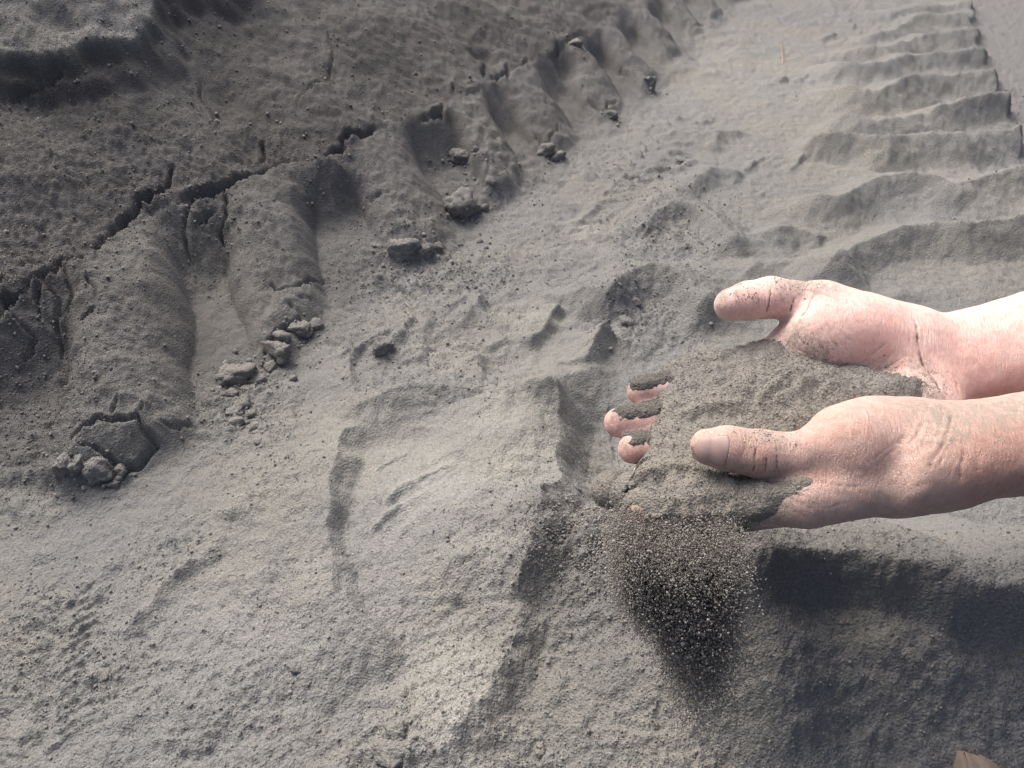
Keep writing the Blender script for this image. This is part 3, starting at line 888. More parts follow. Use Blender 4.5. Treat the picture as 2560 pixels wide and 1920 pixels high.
def nail_material():
    m, k, b = new_mat("nail")
    tc = k.n('ShaderNodeTexCoord'); co = tc.outputs['Object']
    n1 = k.n('ShaderNodeTexNoise', i_Scale=160.0, i_Detail=3.0); k.l(co, n1.inputs['Vector'])
    mp = k.n('ShaderNodeMapping'); mp.inputs['Scale'].default_value = (80, 1500, 1500); k.l(co, mp.inputs['Vector'])
    n2 = k.n('ShaderNodeTexNoise', i_Scale=1.0, i_Detail=2.0); k.l(mp.outputs[0], n2.inputs['Vector'])
    c = k.mix(k.ramp(n1.outputs['Fac'], 0.35, 0.65), (0.33, 0.225, 0.20), (0.38, 0.27, 0.245))
    c = k.mix(k.attr('pale'), c, (0.42, 0.34, 0.30))
    c = k.mix(k.attr('dirt'), c, (0.17, 0.13, 0.11))
    k.l(c, b.inputs['Base Color'])
    b.inputs['Roughness'].default_value = 0.5
    bp = k.n('ShaderNodeBump', i_Strength=0.25, i_Distance=0.0003)
    k.l(n2.outputs['Fac'], bp.inputs['Height']); k.l(bp.outputs[0], b.inputs['Normal'])
    return m

def meet_many(fn, pts, start=.26):
    D = np.stack([sight(x, y) for x, y in pts]); D /= np.linalg.norm(D, axis=1, keepdims=True)
    t = np.full(len(pts), start)
    for _ in range(50):
        t = t + np.clip(fn(_C + t[:, None] * D), -.01, .05) * .85
    return _C + t[:, None] * D

# creases: sight points, half width (mm), depth (mm), dirt
NEAR_CREASES = [
    ([(1864, 1114), (1858, 1134), (1854, 1150)], .35, .18, .45),
    ([(1893, 1110), (1887, 1134), (1886, 1165), (1883, 1189)], .45, .42, .95),
    ([(1918, 1136), (1915, 1165), (1910, 1182)], .38, .3, .75),
    ([(1937, 1112), (1942, 1141), (1941, 1167), (1933, 1188)], .45, .40, .9), 
    ([(1840, 1120), (1838, 1150)], .3, .12, .25), ([(1925, 1125), (1936, 1118)], .3, .15, .4),
    ([(1970, 1203), (1989, 1216), (2013, 1228), (2038, 1228)], .45, .25, .45), ([(1987, 1203), (2009, 1211), (2035, 1213)], .45, .35, .5), ([(1968, 1223), (2001, 1237), (2030, 1242)], .45, .4, .5),
    ([(2021, 1201), (2062, 1206), (2098, 1213), (2134, 1216), (2158, 1213)], .8, .25, .45),
    ([(2376, 1018), (2377, 1044), (2371, 1076), (2357, 1109), (2342, 1134), (2328, 1160), (2320, 1189)], .7, .5, .6),
    ([(2340, 1081), (2320, 1105), (2291, 1134), (2263, 1158)], 1.6, .3, .12),
    ([(2383, 1093), (2373, 1114), (2359, 1138), (2344, 1172)], .7, .3, .4),
    ([(2417, 1085), (2410, 1134), (2402, 1172), (2400, 1216)], .8, .55, .5), ([(2446, 1129), (2443, 1177), (2446, 1213)], .9, .4, .2),
    ([(2360, 1030), (2352, 1070), (2335, 1100), (2310, 1130)], .9, .2, .14), ([(2335, 1035), (2325, 1075), (2300, 1110), (2275, 1140)], .8, .15, .1),
    ([(2312, 1050), (2295, 1085), (2268, 1120)], .7, .3, .1), ([(2288, 1060), (2270, 1090), (2240, 1120)], .7, .25, .08),
    ([(2395, 1050), (2392, 1090), (2385, 1120), (2372, 1160)], .7, .2, .2), ([(2430, 1060), (2425, 1110), (2420, 1160)], .7, .3, .12),
    ([(2330, 1200), (2300, 1215), (2250, 1240)], 1.4, .15, .06), ([(2010, 1265), (2060, 1270), (2130, 1255)], .6, .2, .1), ([(1990, 1255), (2040, 1262), (2090, 1255)], .5, .22, .12),
    ([(1960, 1240), (2000, 1260), (2050, 1285)], .5, .2, .12), ([(1950, 1258), (1990, 1280), (2030, 1300)], .5, .18, .1),
]
_r = np.random.default_rng(8)
_A = np.array([(2285, 1005), (2262, 1075), (2205, 1135), (2150, 1165)], float); _B = np.array([(2470, 1005), (2462, 1090), (2450, 1170), (2448, 1240)], float)
for _i in range(34):                                   # fine folds of the wrist
    _f = _r.uniform(0, 1); _l = smooth_line(_A + (_B - _A) * _f + _r.normal(0, 3, (4, 2)), 3)
    _a = _r.integers(0, 5); NEAR_CREASES.append(([tuple(q) for q in _l[_a:_a + _r.integers(4, 8)]], _r.uniform(.4, .6), _r.uniform(.06, .17), _r.uniform(.06, .22)))
FAR_CREASES = [
    ([(1926, 712), (1927, 733), (1922, 763), (1914, 789)], .45, .6, .8), ([(1886, 763), (1885, 787)], .4, .25, .3),
    ([(1990, 737), (1981, 760), (1973, 787)], .45, .55, .65), ([(1938, 718), (1941, 752)], .4, .2, .3), ([(1952, 722), (1955, 760), (1950, 785)], .4, .2, .25),
    ([(2041, 728), (2022, 758), (2014, 777), (1995, 797)], .9, .8, .6),
    ([(2022, 812), (2033, 839), (2044, 855), (2065, 877), (2082, 893)], .5, .3, .5), ([(1992, 823), (2000, 847), (2017, 861)], .55, .4, .6),
    ([(1973, 855), (2000, 874), (2019, 885)], .5, .3, .55), ([(2046, 806), (2074, 844), (2101, 874)], .45, .3, .35), ([(2082, 812), (2120, 844), (2147, 869)], .4, .25, .28),
    ([(2060, 790), (2100, 850), (2125, 885)], .4, .2, .2),
    ([(2223, 850), (2187, 880), (2158, 904), (2141, 920)], .5, .35, .45), ([(2269, 885), (2247, 901), (2215, 920), (2185, 931)], .5, .35, .4),
    ([(2278, 784), (2290, 809), (2293, 840), (2300, 881), (2309, 912), (2329, 939), (2346, 968), (2350, 992)], .8, .8, .75),
    ([(2295, 794), (2307, 833), (2305, 881)], .45, .3, .35), ([(2324, 809), (2348, 845), (2365, 881), (2372, 917)], .6, .3, .2),
    ([(2382, 934), (2394, 965), (2397, 990)], .9, .6, .4), ([(2268, 871), (2295, 883)], .4, .3, .45), ([(2265, 800), (2275, 840), (2270, 870)], .5, .25, .2),
    ([(2310, 800), (2335, 850), (2345, 900)], .5, .2, .15),
]
NEAR_DUST = [(2370, 1040, .020, .85), (2300, 1020, .018, .6), (2440, 1030, .024, .8), (2520, 1020, .02, .7), (2330, 1090, .014, .5), (1900, 1260, .014, 1.0), (1870, 1310, .012, .8), (1960, 1215, .006, .7), (1900, 1085, .008, .7), (1940, 1092, .008, .6),
             (1850, 1085, .008, .5), (2000, 1240, .010, .35), (2150, 1240, .02, .25), (1586, 1284, .006, .7), (2100, 1085, .02, .18)]
FAR_DUST = [(2000, 705, .010, .85), (2045, 715, .010, .7), (1960, 698, .008, .7), (1805, 740, .005, .9), (1850, 745, .004, .5), (1985, 850, .009, .75), (2040, 885, .012, .6), (2000, 815, .005, .6), (2280, 960, .012, .9),
            (2310, 930, .010, .7), (2330, 985, .010, .8), (2370, 975, .010, .5), (2100, 920, .010, .5), (2200, 930, .010, .5), (1580, 960, .007, .8), (1530, 1035, .007, .7), (1560, 1105, .006, .7), (2060, 740, .008, .4)]
NEAR_RUDDY = [(1880, 1150, .018, .55), (1800, 1150, .012, .4), (2130, 1090, .022, .5), (2200, 1060, .02, .3), (2520, 1130, .03, 1.0), (2500, 1200, .02, .7), (1586, 1284, .014, 1.0), (2050, 1160, .014, .5)]
FAR_RUDDY = [(1880, 730, .014, .75), (1850, 765, .012, .55), (2100, 760, .025, .45), (2200, 850, .028, .75), (2150, 800, .02, .4), (2420, 920, .03, .8), (2500, 980, .03, .8), (2060, 790, .01, .3),
             (1580, 985, .012, 1.0), (1620, 980, .010, .9), (1530, 1060, .012, 1.0), (1590, 1060, .012, 1.0), (1560, 1125, .012, 1.0), (1600, 1125, .010, .9), (2240, 900, .015, .6)]

def build_hand(name, label, fn, lo, hi, creases, dusts, ruddys, mat, parent):
    vol, l, h = grid_sdf(fn, lo, hi, .0015)
    v, q = surface_nets(vol, l, h)
    v = settle(fn, v)
    v, q = subdivide(v, q, (v[q][:, :, 0] < .285).any(1))
    v = settle(fn, v, 1)
    n = grad(fn, v)
    disp = np.zeros(len(v)); crease = np.zeros(len(v))
    low = .00025 * vnoise3(v * 160, 3) + .00035 * vnoise3(v * 70, 5)
    sl = [np.asarray(smooth_line(np.asarray(c[0], float), 3)) for c in creases]
    cuts = np.cumsum([len(q_) for q_ in sl])[:-1]
    for P, (_, hw, dp, dirt) in zip(np.split(meet_many(fn, np.concatenate(sl)), cuts), creases):
        lo_ = P.min(0) - .006; hi_ = P.max(0) + .006
        i = np.nonzero(((v > lo_) & (v < hi_)).all(1))[0]
        if len(i) == 0: continue
        w = v[i] + (.0004 * np.stack([vnoise3(v[i] * 900, 7), vnoise3(v[i] * 900, 8), vnoise3(v[i] * 900, 9)], 1))
        d, fr = line_dist(w, P)
        fade = sstep(0, .18, fr) * sstep(1, .82, fr) * (.75 + .5 * vnoise3(v[i] * 330, 12))
        hw_ = max(hw * .001, .00052)
        g = np.exp(-(d / hw_) ** 2) * fade
        disp[i] += -.0013 * dp * g
        crease[i] = np.maximum(crease[i], g * dirt)
    def spots(L):
        a = np.zeros(len(v))
        C = meet_many(fn, [(x, y) for x, y, _, _ in L])
        for c, (_, _, r, s_) in zip(C, L):
            a = np.maximum(a, s_ * np.exp(-(np.linalg.norm(v - c, axis=1) / r) ** 2))
        return a
    dust = np.clip(spots(dusts) * 1.2 + .10 * (n[:, 2] > 0) * np.clip(vnoise3(v * 45, 15) + .4, 0, 1), 0, 1.1); ruddy = spots(ruddys)
    v2 = v + n * (disp + low)[:, None]
    me = make_mesh(name, v2, q)
    add_attr(me, 'crease', crease); add_attr(me, 'dust', dust); add_attr(me, 'ruddy', ruddy)
    o = link(name, me, mat, parent)
    tag(o, label)
    return o

def build_nail(fn, tip, axis, outward, length, width, mat, parent, lift=.0007):
    """a curved plate lying on the last joint: tip point on the axis, axis towards the tip"""
    axis = unit(axis); outward = unit(outward - axis * (outward @ axis)); side = np.cross(axis, outward)
    nu, nv = 36, 30
    U, V = np.meshgrid(np.linspace(-1, 1, nu), np.linspace(0, 1, nv), indexing='ij')
    e = np.abs(U) ** 3.2
    V2 = (.02 + .10 * e) + V * (.98 - .15 * e - (.02 + .10 * e))      # rounded at both ends
    ang = U * width / 2 / .0098
    r0 = .03
    P = (tip[None, None] + axis * (V2[..., None] - 1) * length + (outward * np.cos(ang)[..., None] + side * np.sin(ang)[..., None]) * r0).reshape(-1, 3)
    dirn = -(outward * np.cos(ang)[..., None] + side * np.sin(ang)[..., None]).reshape(-1, 3)
    t = np.zeros(len(P))
    for _ in range(60):
        t = t + np.clip(fn(P + t[:, None] * dirn), -.01, .05) * .85
    S = P + t[:, None] * dirn
    edge = np.minimum(np.minimum(1 - np.abs(U), 1e9), np.minimum(V, 1 - V) * 1.6).ravel()
    S = S - dirn * (lift * sstep(0, .16, edge) - .00035)[:, None]
    idx = np.arange(nu * nv).reshape(nu, nv)
    q = np.stack([idx[:-1, :-1], idx[1:, :-1], idx[1:, 1:], idx[:-1, 1:]], -1).reshape(-1, 4)
    me = make_mesh("fingernail", S, q)
    add_attr(me, 'pale', sstep(.945, .985, V.ravel()) * .6)
    add_attr(me, 'dirt', np.clip(sstep(.15, .02, edge) * .95, 0, 1))
    o = link("fingernail", me, mat, parent)
    sol = o.modifiers.new("thickness", 'SOLIDIFY'); sol.thickness = .0006; sol.offset = -1
    return o

def build_person():
    root = bpy.data.objects.new("person", None); COL.objects.link(root)
    root.location = (0, 0, 0); root.empty_display_size = .05
    tag(root, "person reaching in from the right, bare dusty hands cupped around grey sand", "person")
    sk1 = skin_material("skin_sunburnt", (0.585, 0.425, 0.37), (0.54, 0.33, 0.275))
    sk2 = skin_material("skin_palm", (0.80, 0.60, 0.545), (0.75, 0.49, 0.44))
    nm = nail_material()
    hn = build_hand("hand", "left hand nearer the camera, thumbnail showing, index finger buried in sand", near_sdf, (.025, .205, .185), (.655, .370, .470), NEAR_CREASES, NEAR_DUST, NEAR_RUDDY, sk1, root)
    hf = build_hand("hand", "right hand farther from the camera, palm side and three fingertips showing", far_sdf, (.025, .245, .185), (.675, .455, .480), FAR_CREASES, FAR_DUST, FAR_RUDDY, sk2, root)
    T = NEAR['thumb']
    build_nail(near_sdf, T[5] + unit(T[5] - T[4]) * .0088, T[5] - T[3], -sight(1772, 1118) + np.array([0, -.02, -.10]), .0172, .0152, nm, hn)
    T = FAR['thumb']
    build_nail(far_sdf, T[5] + unit(T[5] - T[4]) * .0072, T[5] - T[4], np.array([-.1, .62, .78]), .0165, .0145, nm, hf)
    # fair hairs on the near forearm
    rng = np.random.default_rng(3)
    pts = [(rng.uniform(2380, 2640), rng.uniform(1060, 1240)) for _ in range(110)]
    S = meet_many(near_sdf, pts); N = grad(near_sdf, S)
    V = []; Q = []
    for s_, n_ in zip(S, N):
        d = unit(np.array([-1, rng.normal(0, .35), rng.normal(.15, .35)])); d = unit(d - n_ * (d @ n_) * .85)
        L = rng.uniform(.003, .008); sd = np.cross(d, n_)
        w = .000035
        prev = None
        for k_ in range(6):
            t = k_ / 5
            c = s_ + n_ * (.0014 * math.sin(t * 2.2)) + d * L * t + sd * .001 * t * t
            b = len(V)
            for a_ in range(3):
                V.append(c + w * (1 - .7 * t) * (n_ * math.cos(a_ * 2.094) + sd * math.sin(a_ * 2.094)))
            if prev is not None:
                for a_ in range(3):
                    Q.append((prev + a_, prev + (a_ + 1) % 3, b + (a_ + 1) % 3, b + a_))
            prev = b
    m, k, b = new_mat("fair_hair"); b.inputs['Base Color'].default_value = (.55, .38, .22, 1); b.inputs['Roughness'].default_value = .4
    hair = link("arm_hair", make_mesh("arm_hair", np.array(V), np.array(Q)), m, hn)
    hair["kind"] = "stuff"
    return root

# ------------------------------------------------------------------ grains of sand as instances on points
def grain_nodes(mat, name, lump=.35):
    g = bpy.data.node_groups.new(name, 'GeometryNodeTree')
    g.interface.new_socket('Geometry', in_out='INPUT', socket_type='NodeSocketGeometry')
    g.interface.new_socket('Geometry', in_out='OUTPUT', socket_type='NodeSocketGeometry')
    N = g.nodes.new; Lk = g.links.new
    gi = N('NodeGroupInput'); go = N('NodeGroupOutput')
    ico = N('GeometryNodeMeshIcoSphere'); ico.inputs['Radius'].default_value = 1.0; ico.inputs['Subdivisions'].default_value = 2
    sp = N('GeometryNodeSetPosition')
    nz = N('ShaderNodeTexNoise'); nz.inputs['Scale'].default_value = 1.1; nz.inputs['Detail'].default_value = 1.0
    sub = N('ShaderNodeVectorMath'); sub.operation = 'SUBTRACT'; sub.inputs[1].default_value = (.5, .5, .5)
    mul = N('ShaderNodeVectorMath'); mul.operation = 'SCALE'; mul.inputs['Scale'].default_value = lump * 3
    Lk(nz.outputs['Color'], sub.inputs[0]); Lk(sub.outputs[0], mul.inputs[0]); Lk(mul.outputs[0], sp.inputs['Offset'])
    Lk(ico.outputs['Mesh'], sp.inputs['Geometry'])
    sm = N('GeometryNodeSetMaterial'); sm.inputs['Material'].default_value = mat
    Lk(sp.outputs[0], sm.inputs['Geometry'])
    sh = N('GeometryNodeSetShadeSmooth'); Lk(sm.outputs[0], sh.inputs['Geometry'])
    iop = N('GeometryNodeInstanceOnPoints')
    Lk(gi.outputs[0], iop.inputs['Points']); Lk(sh.outputs[0], iop.inputs['Instance'])
    rv = N('FunctionNodeRandomValue'); rv.data_type = 'FLOAT_VECTOR'; rv.inputs[0].default_value = (0, 0, 0); rv.inputs[1].default_value = (6.28, 6.28, 6.28)
    Lk(rv.outputs[0], iop.inputs['Rotation'])
    at = N('GeometryNodeInputNamedAttribute'); at.data_type = 'FLOAT'; at.inputs['Name'].default_value = 'size'
    rs = N('FunctionNodeRandomValue'); rs.data_type = 'FLOAT_VECTOR'; rs.inputs[0].default_value = (.75, .75, .65); rs.inputs[1].default_value = (1.25, 1.25, 1.1); rs.inputs['Seed'].default_value = 4
    vm = N('ShaderNodeVectorMath'); vm.operation = 'SCALE'
    Lk(rs.outputs[0], vm.inputs[0]); Lk(at.outputs[0], vm.inputs['Scale']); Lk(vm.outputs[0], iop.inputs['Scale'])
    Lk(iop.outputs[0], go.inputs[0])
    return g

def grain_material(name, dark, light):
    m, k, b = new_mat(name)
    oi = k.n('ShaderNodeObjectInfo')
    tc = k.n('ShaderNodeTexCoord')
    n1 = k.n('ShaderNodeTexNoise', i_Scale=3.0, i_Detail=2.0); k.l(tc.outputs['Object'], n1.inputs['Vector'])
    c = k.mix(oi.outputs['Random'], dark, light)
    c = k.mix(1.0, c, k.mix(n1.outputs['Fac'], (.8, .8, .8), (1.15, 1.14, 1.12)), 'MULTIPLY')
    k.l(c, b.inputs['Base Color'])
    b.inputs['Roughness'].default_value = .92; b.inputs['Specular IOR Level'].default_value = .2
    return m

def scatter(name, pts, sizes, nodes, parent=None):
    me = bpy.data.meshes.new(name)
    me.vertices.add(len(pts)); me.vertices.foreach_set("co", np.ascontiguousarray(pts, dtype=np.float32).ravel())
    add_attr(me, 'size', sizes)
    o = link(name, me, None, parent)
    md = o.modifiers.new("grains", 'NODES'); md.node_group = nodes
    return o

# ------------------------------------------------------------------ the sand held in the hands
both = lambda p: np.minimum(near_sdf(p), far_sdf(p))
rest = lambda p: np.minimum(near_sdf(p, False), far_sdf(p, False))

def coating(fn, lo, hi, maskf, mat, parent, thick=.0014):
    """sand clinging to the fingers: a skin lifted off them where it lies, sunk into them where it does not"""
    vol, l, h = grid_sdf(fn, lo, hi, .0009)
    v, q = surface_nets(vol, l, h)
    v = settle(fn, v, 1); n = grad(fn, v)
    m = maskf(v, n)
    gr = vnoise3(v * 1100, 31) * .00028 + vnoise3(v * 420, 32) * .00035 + np.clip(vnoise3(v * 800, 33), 0, 1) * .0004
    v2 = v + n * (-.0007 + m * (thick + gr))[:, None]
    used_q = q[(m[q] > .02).any(1)]
    u = np.unique(used_q); rm = -np.ones(len(v), np.int64); rm[u] = np.arange(len(u))
    o = link("sand_coating", make_mesh("sand_coating", v2[u], rm[used_q]), mat, parent)
    return v2[m > .8]

def far_coat(v, n):
    tip = np.interp(v[:, 1], [.275, .290, .308, .333], [.060, .057, .052, .063])
    up = n @ unit((-.15, .42, .90)) + .16 * vnoise3(v * 260, 41) + .09 * vnoise3(v * 950, 42)
    back = sstep(.092, .106, v[:, 0])
    return sstep(.16, .88, up + .55 * back) * sstep(0, .006, v[:, 0] - tip + .003 * vnoise3(v * 300, 43)) * sstep(-.3, 0, n[:, 2] + .2)

def near_coat(v, n):
    c = meet_many(near_sdf, [(1584, 1284)])[0]
    bare = np.exp(-(np.linalg.norm(v - c, axis=1) / .0080) ** 4)
    return (1 - bare) * sstep(-.75, -.35, n[:, 2] + .15 * vnoise3(v * 300, 44)) * sstep(.008, -.009, v[:, 0] - (.104 + (v[:, 2] - .250) * 1.1) + .003 * vnoise3(v * 200, 45))

def build_held_sand():
    h = .00085
    xs = np.arange(.030, .252, h); ys = np.arange(.214, .392, h)
    X, Y = np.meshgrid(xs, ys, indexing='ij'); sh = X.shape
    x = X.ravel(); y = Y.ravel()
    # top of the hands under every column
    zt = np.full(len(x), .335)
    live = np.ones(len(x), bool)
    for _ in range(34):
        i = np.nonzero(live)[0]
        d = rest(np.stack([x[i], y[i], zt[i]], 1))
        zt[i] -= np.clip(d, -.002, .05) * .85
        live[i] = (np.abs(d) > .0002) & (zt[i] > .17)
    zt[zt < .175] = .15
    skin = [(1952, 876), (1985, 896), (2050, 916), (2100, 931), (2200, 937), (2262, 940), (2305, 958), (2318, 985)]
    C = list(meet_many(both, skin) + np.array([0, 0, .0004]))
    C += [out(a, b_, d) for a, b_, d in (
        (1700, 893, .4335), (1760, 876, .4365), (1820, 866, .4400), (1880, 858, .4440), (1930, 842, .4460), (1650, 912, .4300), (1720, 935, .4235), (1790, 945, .4200),
        (1800, 1000, .4040), (1880, 960, .4130), (2000, 965, .4080), (2100, 985, .4020), 
        (1950, 1040, .3900), (2050, 1045, .3880), (1850, 1062, .3890), (1700, 985, .4130), (1690, 1060, .3960), (1710, 1130, .3800),
        (1800, 1205, .3640), (1700, 1262, .3525), (1640, 1195, .3660), (1880, 1225, .3590), (2050, 1110, .3800), (2150, 1050, .3880), (1600, 1235, .3595), (1620, 1285, .3490), (1700, 1300, .3450), (1790, 1290, .3470))]
    C += list(meet_many(both, [(1962, 1206), (1910, 1238), (1868, 1272)]) + np.array([0, 0, .0006]))
    C += list(meet_many(rest, [(2150, 960), (2200, 968), (2250, 972), (2200, 1000), (2275, 985), (2260, 1010)]) + np.array([0, 0, .0045]))
    C = np.array(C)
    # thin-plate surface through the control points
    def U(r): return np.where(r > 1e-9, r * r * np.log(r + 1e-12), 0)
    c2 = C[:, :2] * 10; n = len(C)
    K = U(np.linalg.norm(c2[:, None] - c2[None], axis=-1)) + np.eye(n) * .004
    Pm = np.concatenate([np.ones((n, 1)), c2], 1)
    A = np.block([[K, Pm], [Pm.T, np.zeros((3, 3))]])
    sol = np.linalg.solve(A, np.concatenate([C[:, 2], np.zeros(3)]))
    q2 = np.stack([x, y], 1) * 10
    z = np.concatenate([np.ones((len(x), 1)), q2], 1) @ sol[n:]
    for i in range(n):
        z += sol[i] * U(np.linalg.norm(q2 - c2[i], axis=1))
    z += .0050 * np.exp(-((x - .150) / .040) ** 2 - ((y - .312) / .030) ** 2)
    z += .0026 * fbm(x * 45, y * 45, 201, 3) + .0006 * fbm(x * 160, y * 160, 203, 2)
    # heaped a little over the near index finger
    z += .0055 * np.exp(-((x - .105) / .038) ** 2 - ((y - .305) / .052) ** 2)
    z += .0065 * np.exp(-((x - .092) / .030) ** 2 - ((y - .2435) / .016) ** 2)
    # slump lines running down from the ball of the far thumb
    for pts, hh, wl, wr in (([(2010, 945), (1975, 1000), (1930, 1050)], .0030, .008, .004), ([(1960, 925), (1930, 980), (1890, 1040)], .0030, .009, .004), ([(2070, 965), (2040, 1010)], .002, .006, .003),
                            ([(1800, 905), (1830, 950), (1800, 1000)], .0030, .010, .005), ([(1880, 890), (1870, 930)], .002, .006, .004), ([(1700, 1080), (1760, 1060), (1840, 1075)], .0025, .006, .006),
                            ([(1590, 1190), (1650, 1170), (1720, 1175)], .0035, .008, .006), ([(1560, 1225), (1590, 1205), (1640, 1215)], .004, .006, .005)):
        P = np.array([out(a, b_, .40 if b_ < 1100 else .366)[:2] for a, b_ in pts])
        idx, sd, fr = poly_field(x, y, smooth_line(P), max(wl, wr))
        if sd is not None:
            z[idx] += ridge_profile(sd, wl, wr) * hh
    # where the heap lies: outline in plan
    out_line = np.array([out(a, b_, d)[:2] for a, b_, d in ((1640, 905, .432), (1760, 868, .438), (1860, 855, .445), (1960, 800, .452), (2200, 850, .44), (2330, 965, .412), (2325, 1000, .40), (2280, 1080, .388), (2080, 1150, .37),
                                                            (1985, 1215, .358), (1900, 1255, .351), (1850, 1295, .347), (1700, 1312, .346), (1620, 1302, .347), (1605, 1272, .352), (1570, 1238, .360), (1575, 1212, .366), (1590, 1186, .374), (1600, 1165, .378), (1625, 1120, .388), (1640, 1040, .402), (1655, 960, .420))])
    def inside(px, py, poly):
        w = np.zeros(px.shape, bool)
        for i in range(len(poly)):
            a = poly[i]; b_ = poly[(i + 1) % len(poly)]
            c = ((a[1] > py) != (b_[1] > py)) & (px < (b_[0] - a[0]) * (py - a[1]) / (b_[1] - a[1] + 1e-12) + a[0])
            w ^= c
        return w
    loop = np.concatenate([out_line, out_line[:1]])
    dist = np.full(len(x), 9.0)
    for i in range(len(loop) - 1):
        a = loop[i]; b_ = loop[i + 1] - a
        t = np.clip(((x - a[0]) * b_[0] + (y - a[1]) * b_[1]) / (b_ @ b_), 0, 1)
        dist = np.minimum(dist, np.hypot(x - a[0] - t * b_[0], y - a[1] - t * b_[1]))
    sdist = np.where(inside(x, y, out_line), dist, -dist) + .0018 * vnoise(x * 190, y * 190, 207) + .002 * vnoise(x * 60, y * 60, 208)
    z = z - .045 * sstep(.001, -.014, sdist) - .004 * sstep(.010, 0, sdist)
    f1, f2, cid = worley(x * 520, y * 520, 211)
    z += .0006 * np.clip((.6 - f1) / .6, 0, 1) ** .7 * cid
    f1, f2, cid = worley(x * 240, y * 240, 213)
    z += .0008 * np.clip((.55 - f1) / .55, 0, 1) ** .8 * (cid > .6)
    Z = z.reshape(sh)
    keep = (z > .222) & (z > zt - .006)
    keep &= (zt > .2) | (sdist > .0015)
    keep &= sdist > -.0045 + .003 * vnoise(x * 140, y * 140, 217)
    Kp = keep.reshape(sh)
    cell = Kp[:-1, :-1] & Kp[1:, :-1] & Kp[1:, 1:] & Kp[:-1, 1:]
    idx = np.arange(sh[0] * sh[1]).reshape(sh)
    top = np.stack([idx[:-1, :-1], idx[1:, :-1], idx[1:, 1:], idx[:-1, 1:]], -1)[cell]
    nV = len(x)
    bot = top[:, ::-1] + nV
    # rim walls
    rim = []
    cp = np.pad(cell, 1)
    I, J = np.nonzero(cell)
    for di, dj, a, b_ in ((-1, 0, (0, 0), (0, 1)), (1, 0, (1, 1), (1, 0)), (0, -1, (1, 0), (0, 0)), (0, 1, (0, 1), (1, 1))):
        e = ~cp[I + 1 + di, J + 1 + dj]
        i_, j_ = I[e], J[e]
        va = idx[i_ + a[0], j_ + a[1]]; vb = idx[i_ + b_[0], j_ + b_[1]]
        rim.append(np.stack([va, vb, vb + nV, va + nV], 1))
    quads = np.concatenate([top, bot] + rim)
    zb = np.minimum(z - .004, np.where(zt > .2, zt - .004, z - .010))
    V = np.concatenate([np.stack([x, y, z], 1), np.stack([x, y, zb], 1)])
    used = np.unique(quads); remap = -np.ones(len(V), np.int64); remap[used] = np.arange(len(used))
    me = make_mesh("sand_heap", V[used], remap[quads])
    o = link("sand_heap", me, sand_material("held_sand", (0.190, 0.180, 0.163), 1.5, False, 1.0))
    tag(o, "heap of fine grey sand held in the two cupped hands", "sand")
    hm = o.data.materials[0]
    cm = sand_material("clinging_sand", (0.118, 0.112, 0.103), 1.5, False, 1.0)
    extra = [coating(far_sdf, (.040, .262, .222), (.125, .368, .275), far_coat, cm, o),
             coating(lambda q: near_sdf(q, False), (.040, .225, .215), (.135, .292, .275), near_coat, hm, o, .0042)]
    vis = np.nonzero((z > zt - .0005) & keep & (z > .225))[0]
    return o, np.concatenate([np.stack([x, y, z], 1)[vis]] + extra), sdist[vis]
# ------------------------------------------------------------------ clods of broken soil
def ico_sphere(sub):
    import bmesh
    bm = bmesh.new(); bmesh.ops.create_icosphere(bm, subdivisions=sub, radius=1.0)
    bm.verts.ensure_lookup_table()
    v = np.array([q.co[:] for q in bm.verts]); f = np.array([[q.index for q in p.verts] for p in bm.faces])
    bm.free()
    return v, f
_ico = ico_sphere(4)
_ico3 = ico_sphere(3)

def clod_mesh(seed, blocky, stretch, fine=True):
    v, f = _ico if fine else _ico3
    n = 2 + 3.5 * blocky
    r = (np.abs(v) ** n).sum(1) ** (-1 / n)
    rng = np.random.default_rng(seed)
    p = v * r[:, None]
    off = rng.uniform(0, 50, 3)
    rr = 1 + .30 * vnoise3(v * 1.3 + off, seed) + .14 * vnoise3(v * 3.1 + off, seed + 1) + .12 * vnoise3(v * 7 + off, seed + 2) + .09 * vnoise3(v * 16 + off, seed + 3) + .05 * vnoise3(v * 34 + off, seed + 4)
    # a few flat broken faces
    for _ in range(3):
        d = unit(rng.normal(size=3)); lim = rng.uniform(.62, .85)
        h = p @ d
        p = p - np.clip(h - lim, 0, None)[:, None] * d * .85
    p = p * rr[:, None] * np.asarray(stretch)
    me = make_mesh("soil_clod", p, f)
    add_attr(me, 'shade_damp', np.full(len(p), .12)); add_attr(me, 'stone', np.zeros(len(p))); add_attr(me, 'pale', np.full(len(p), .15))
    return me

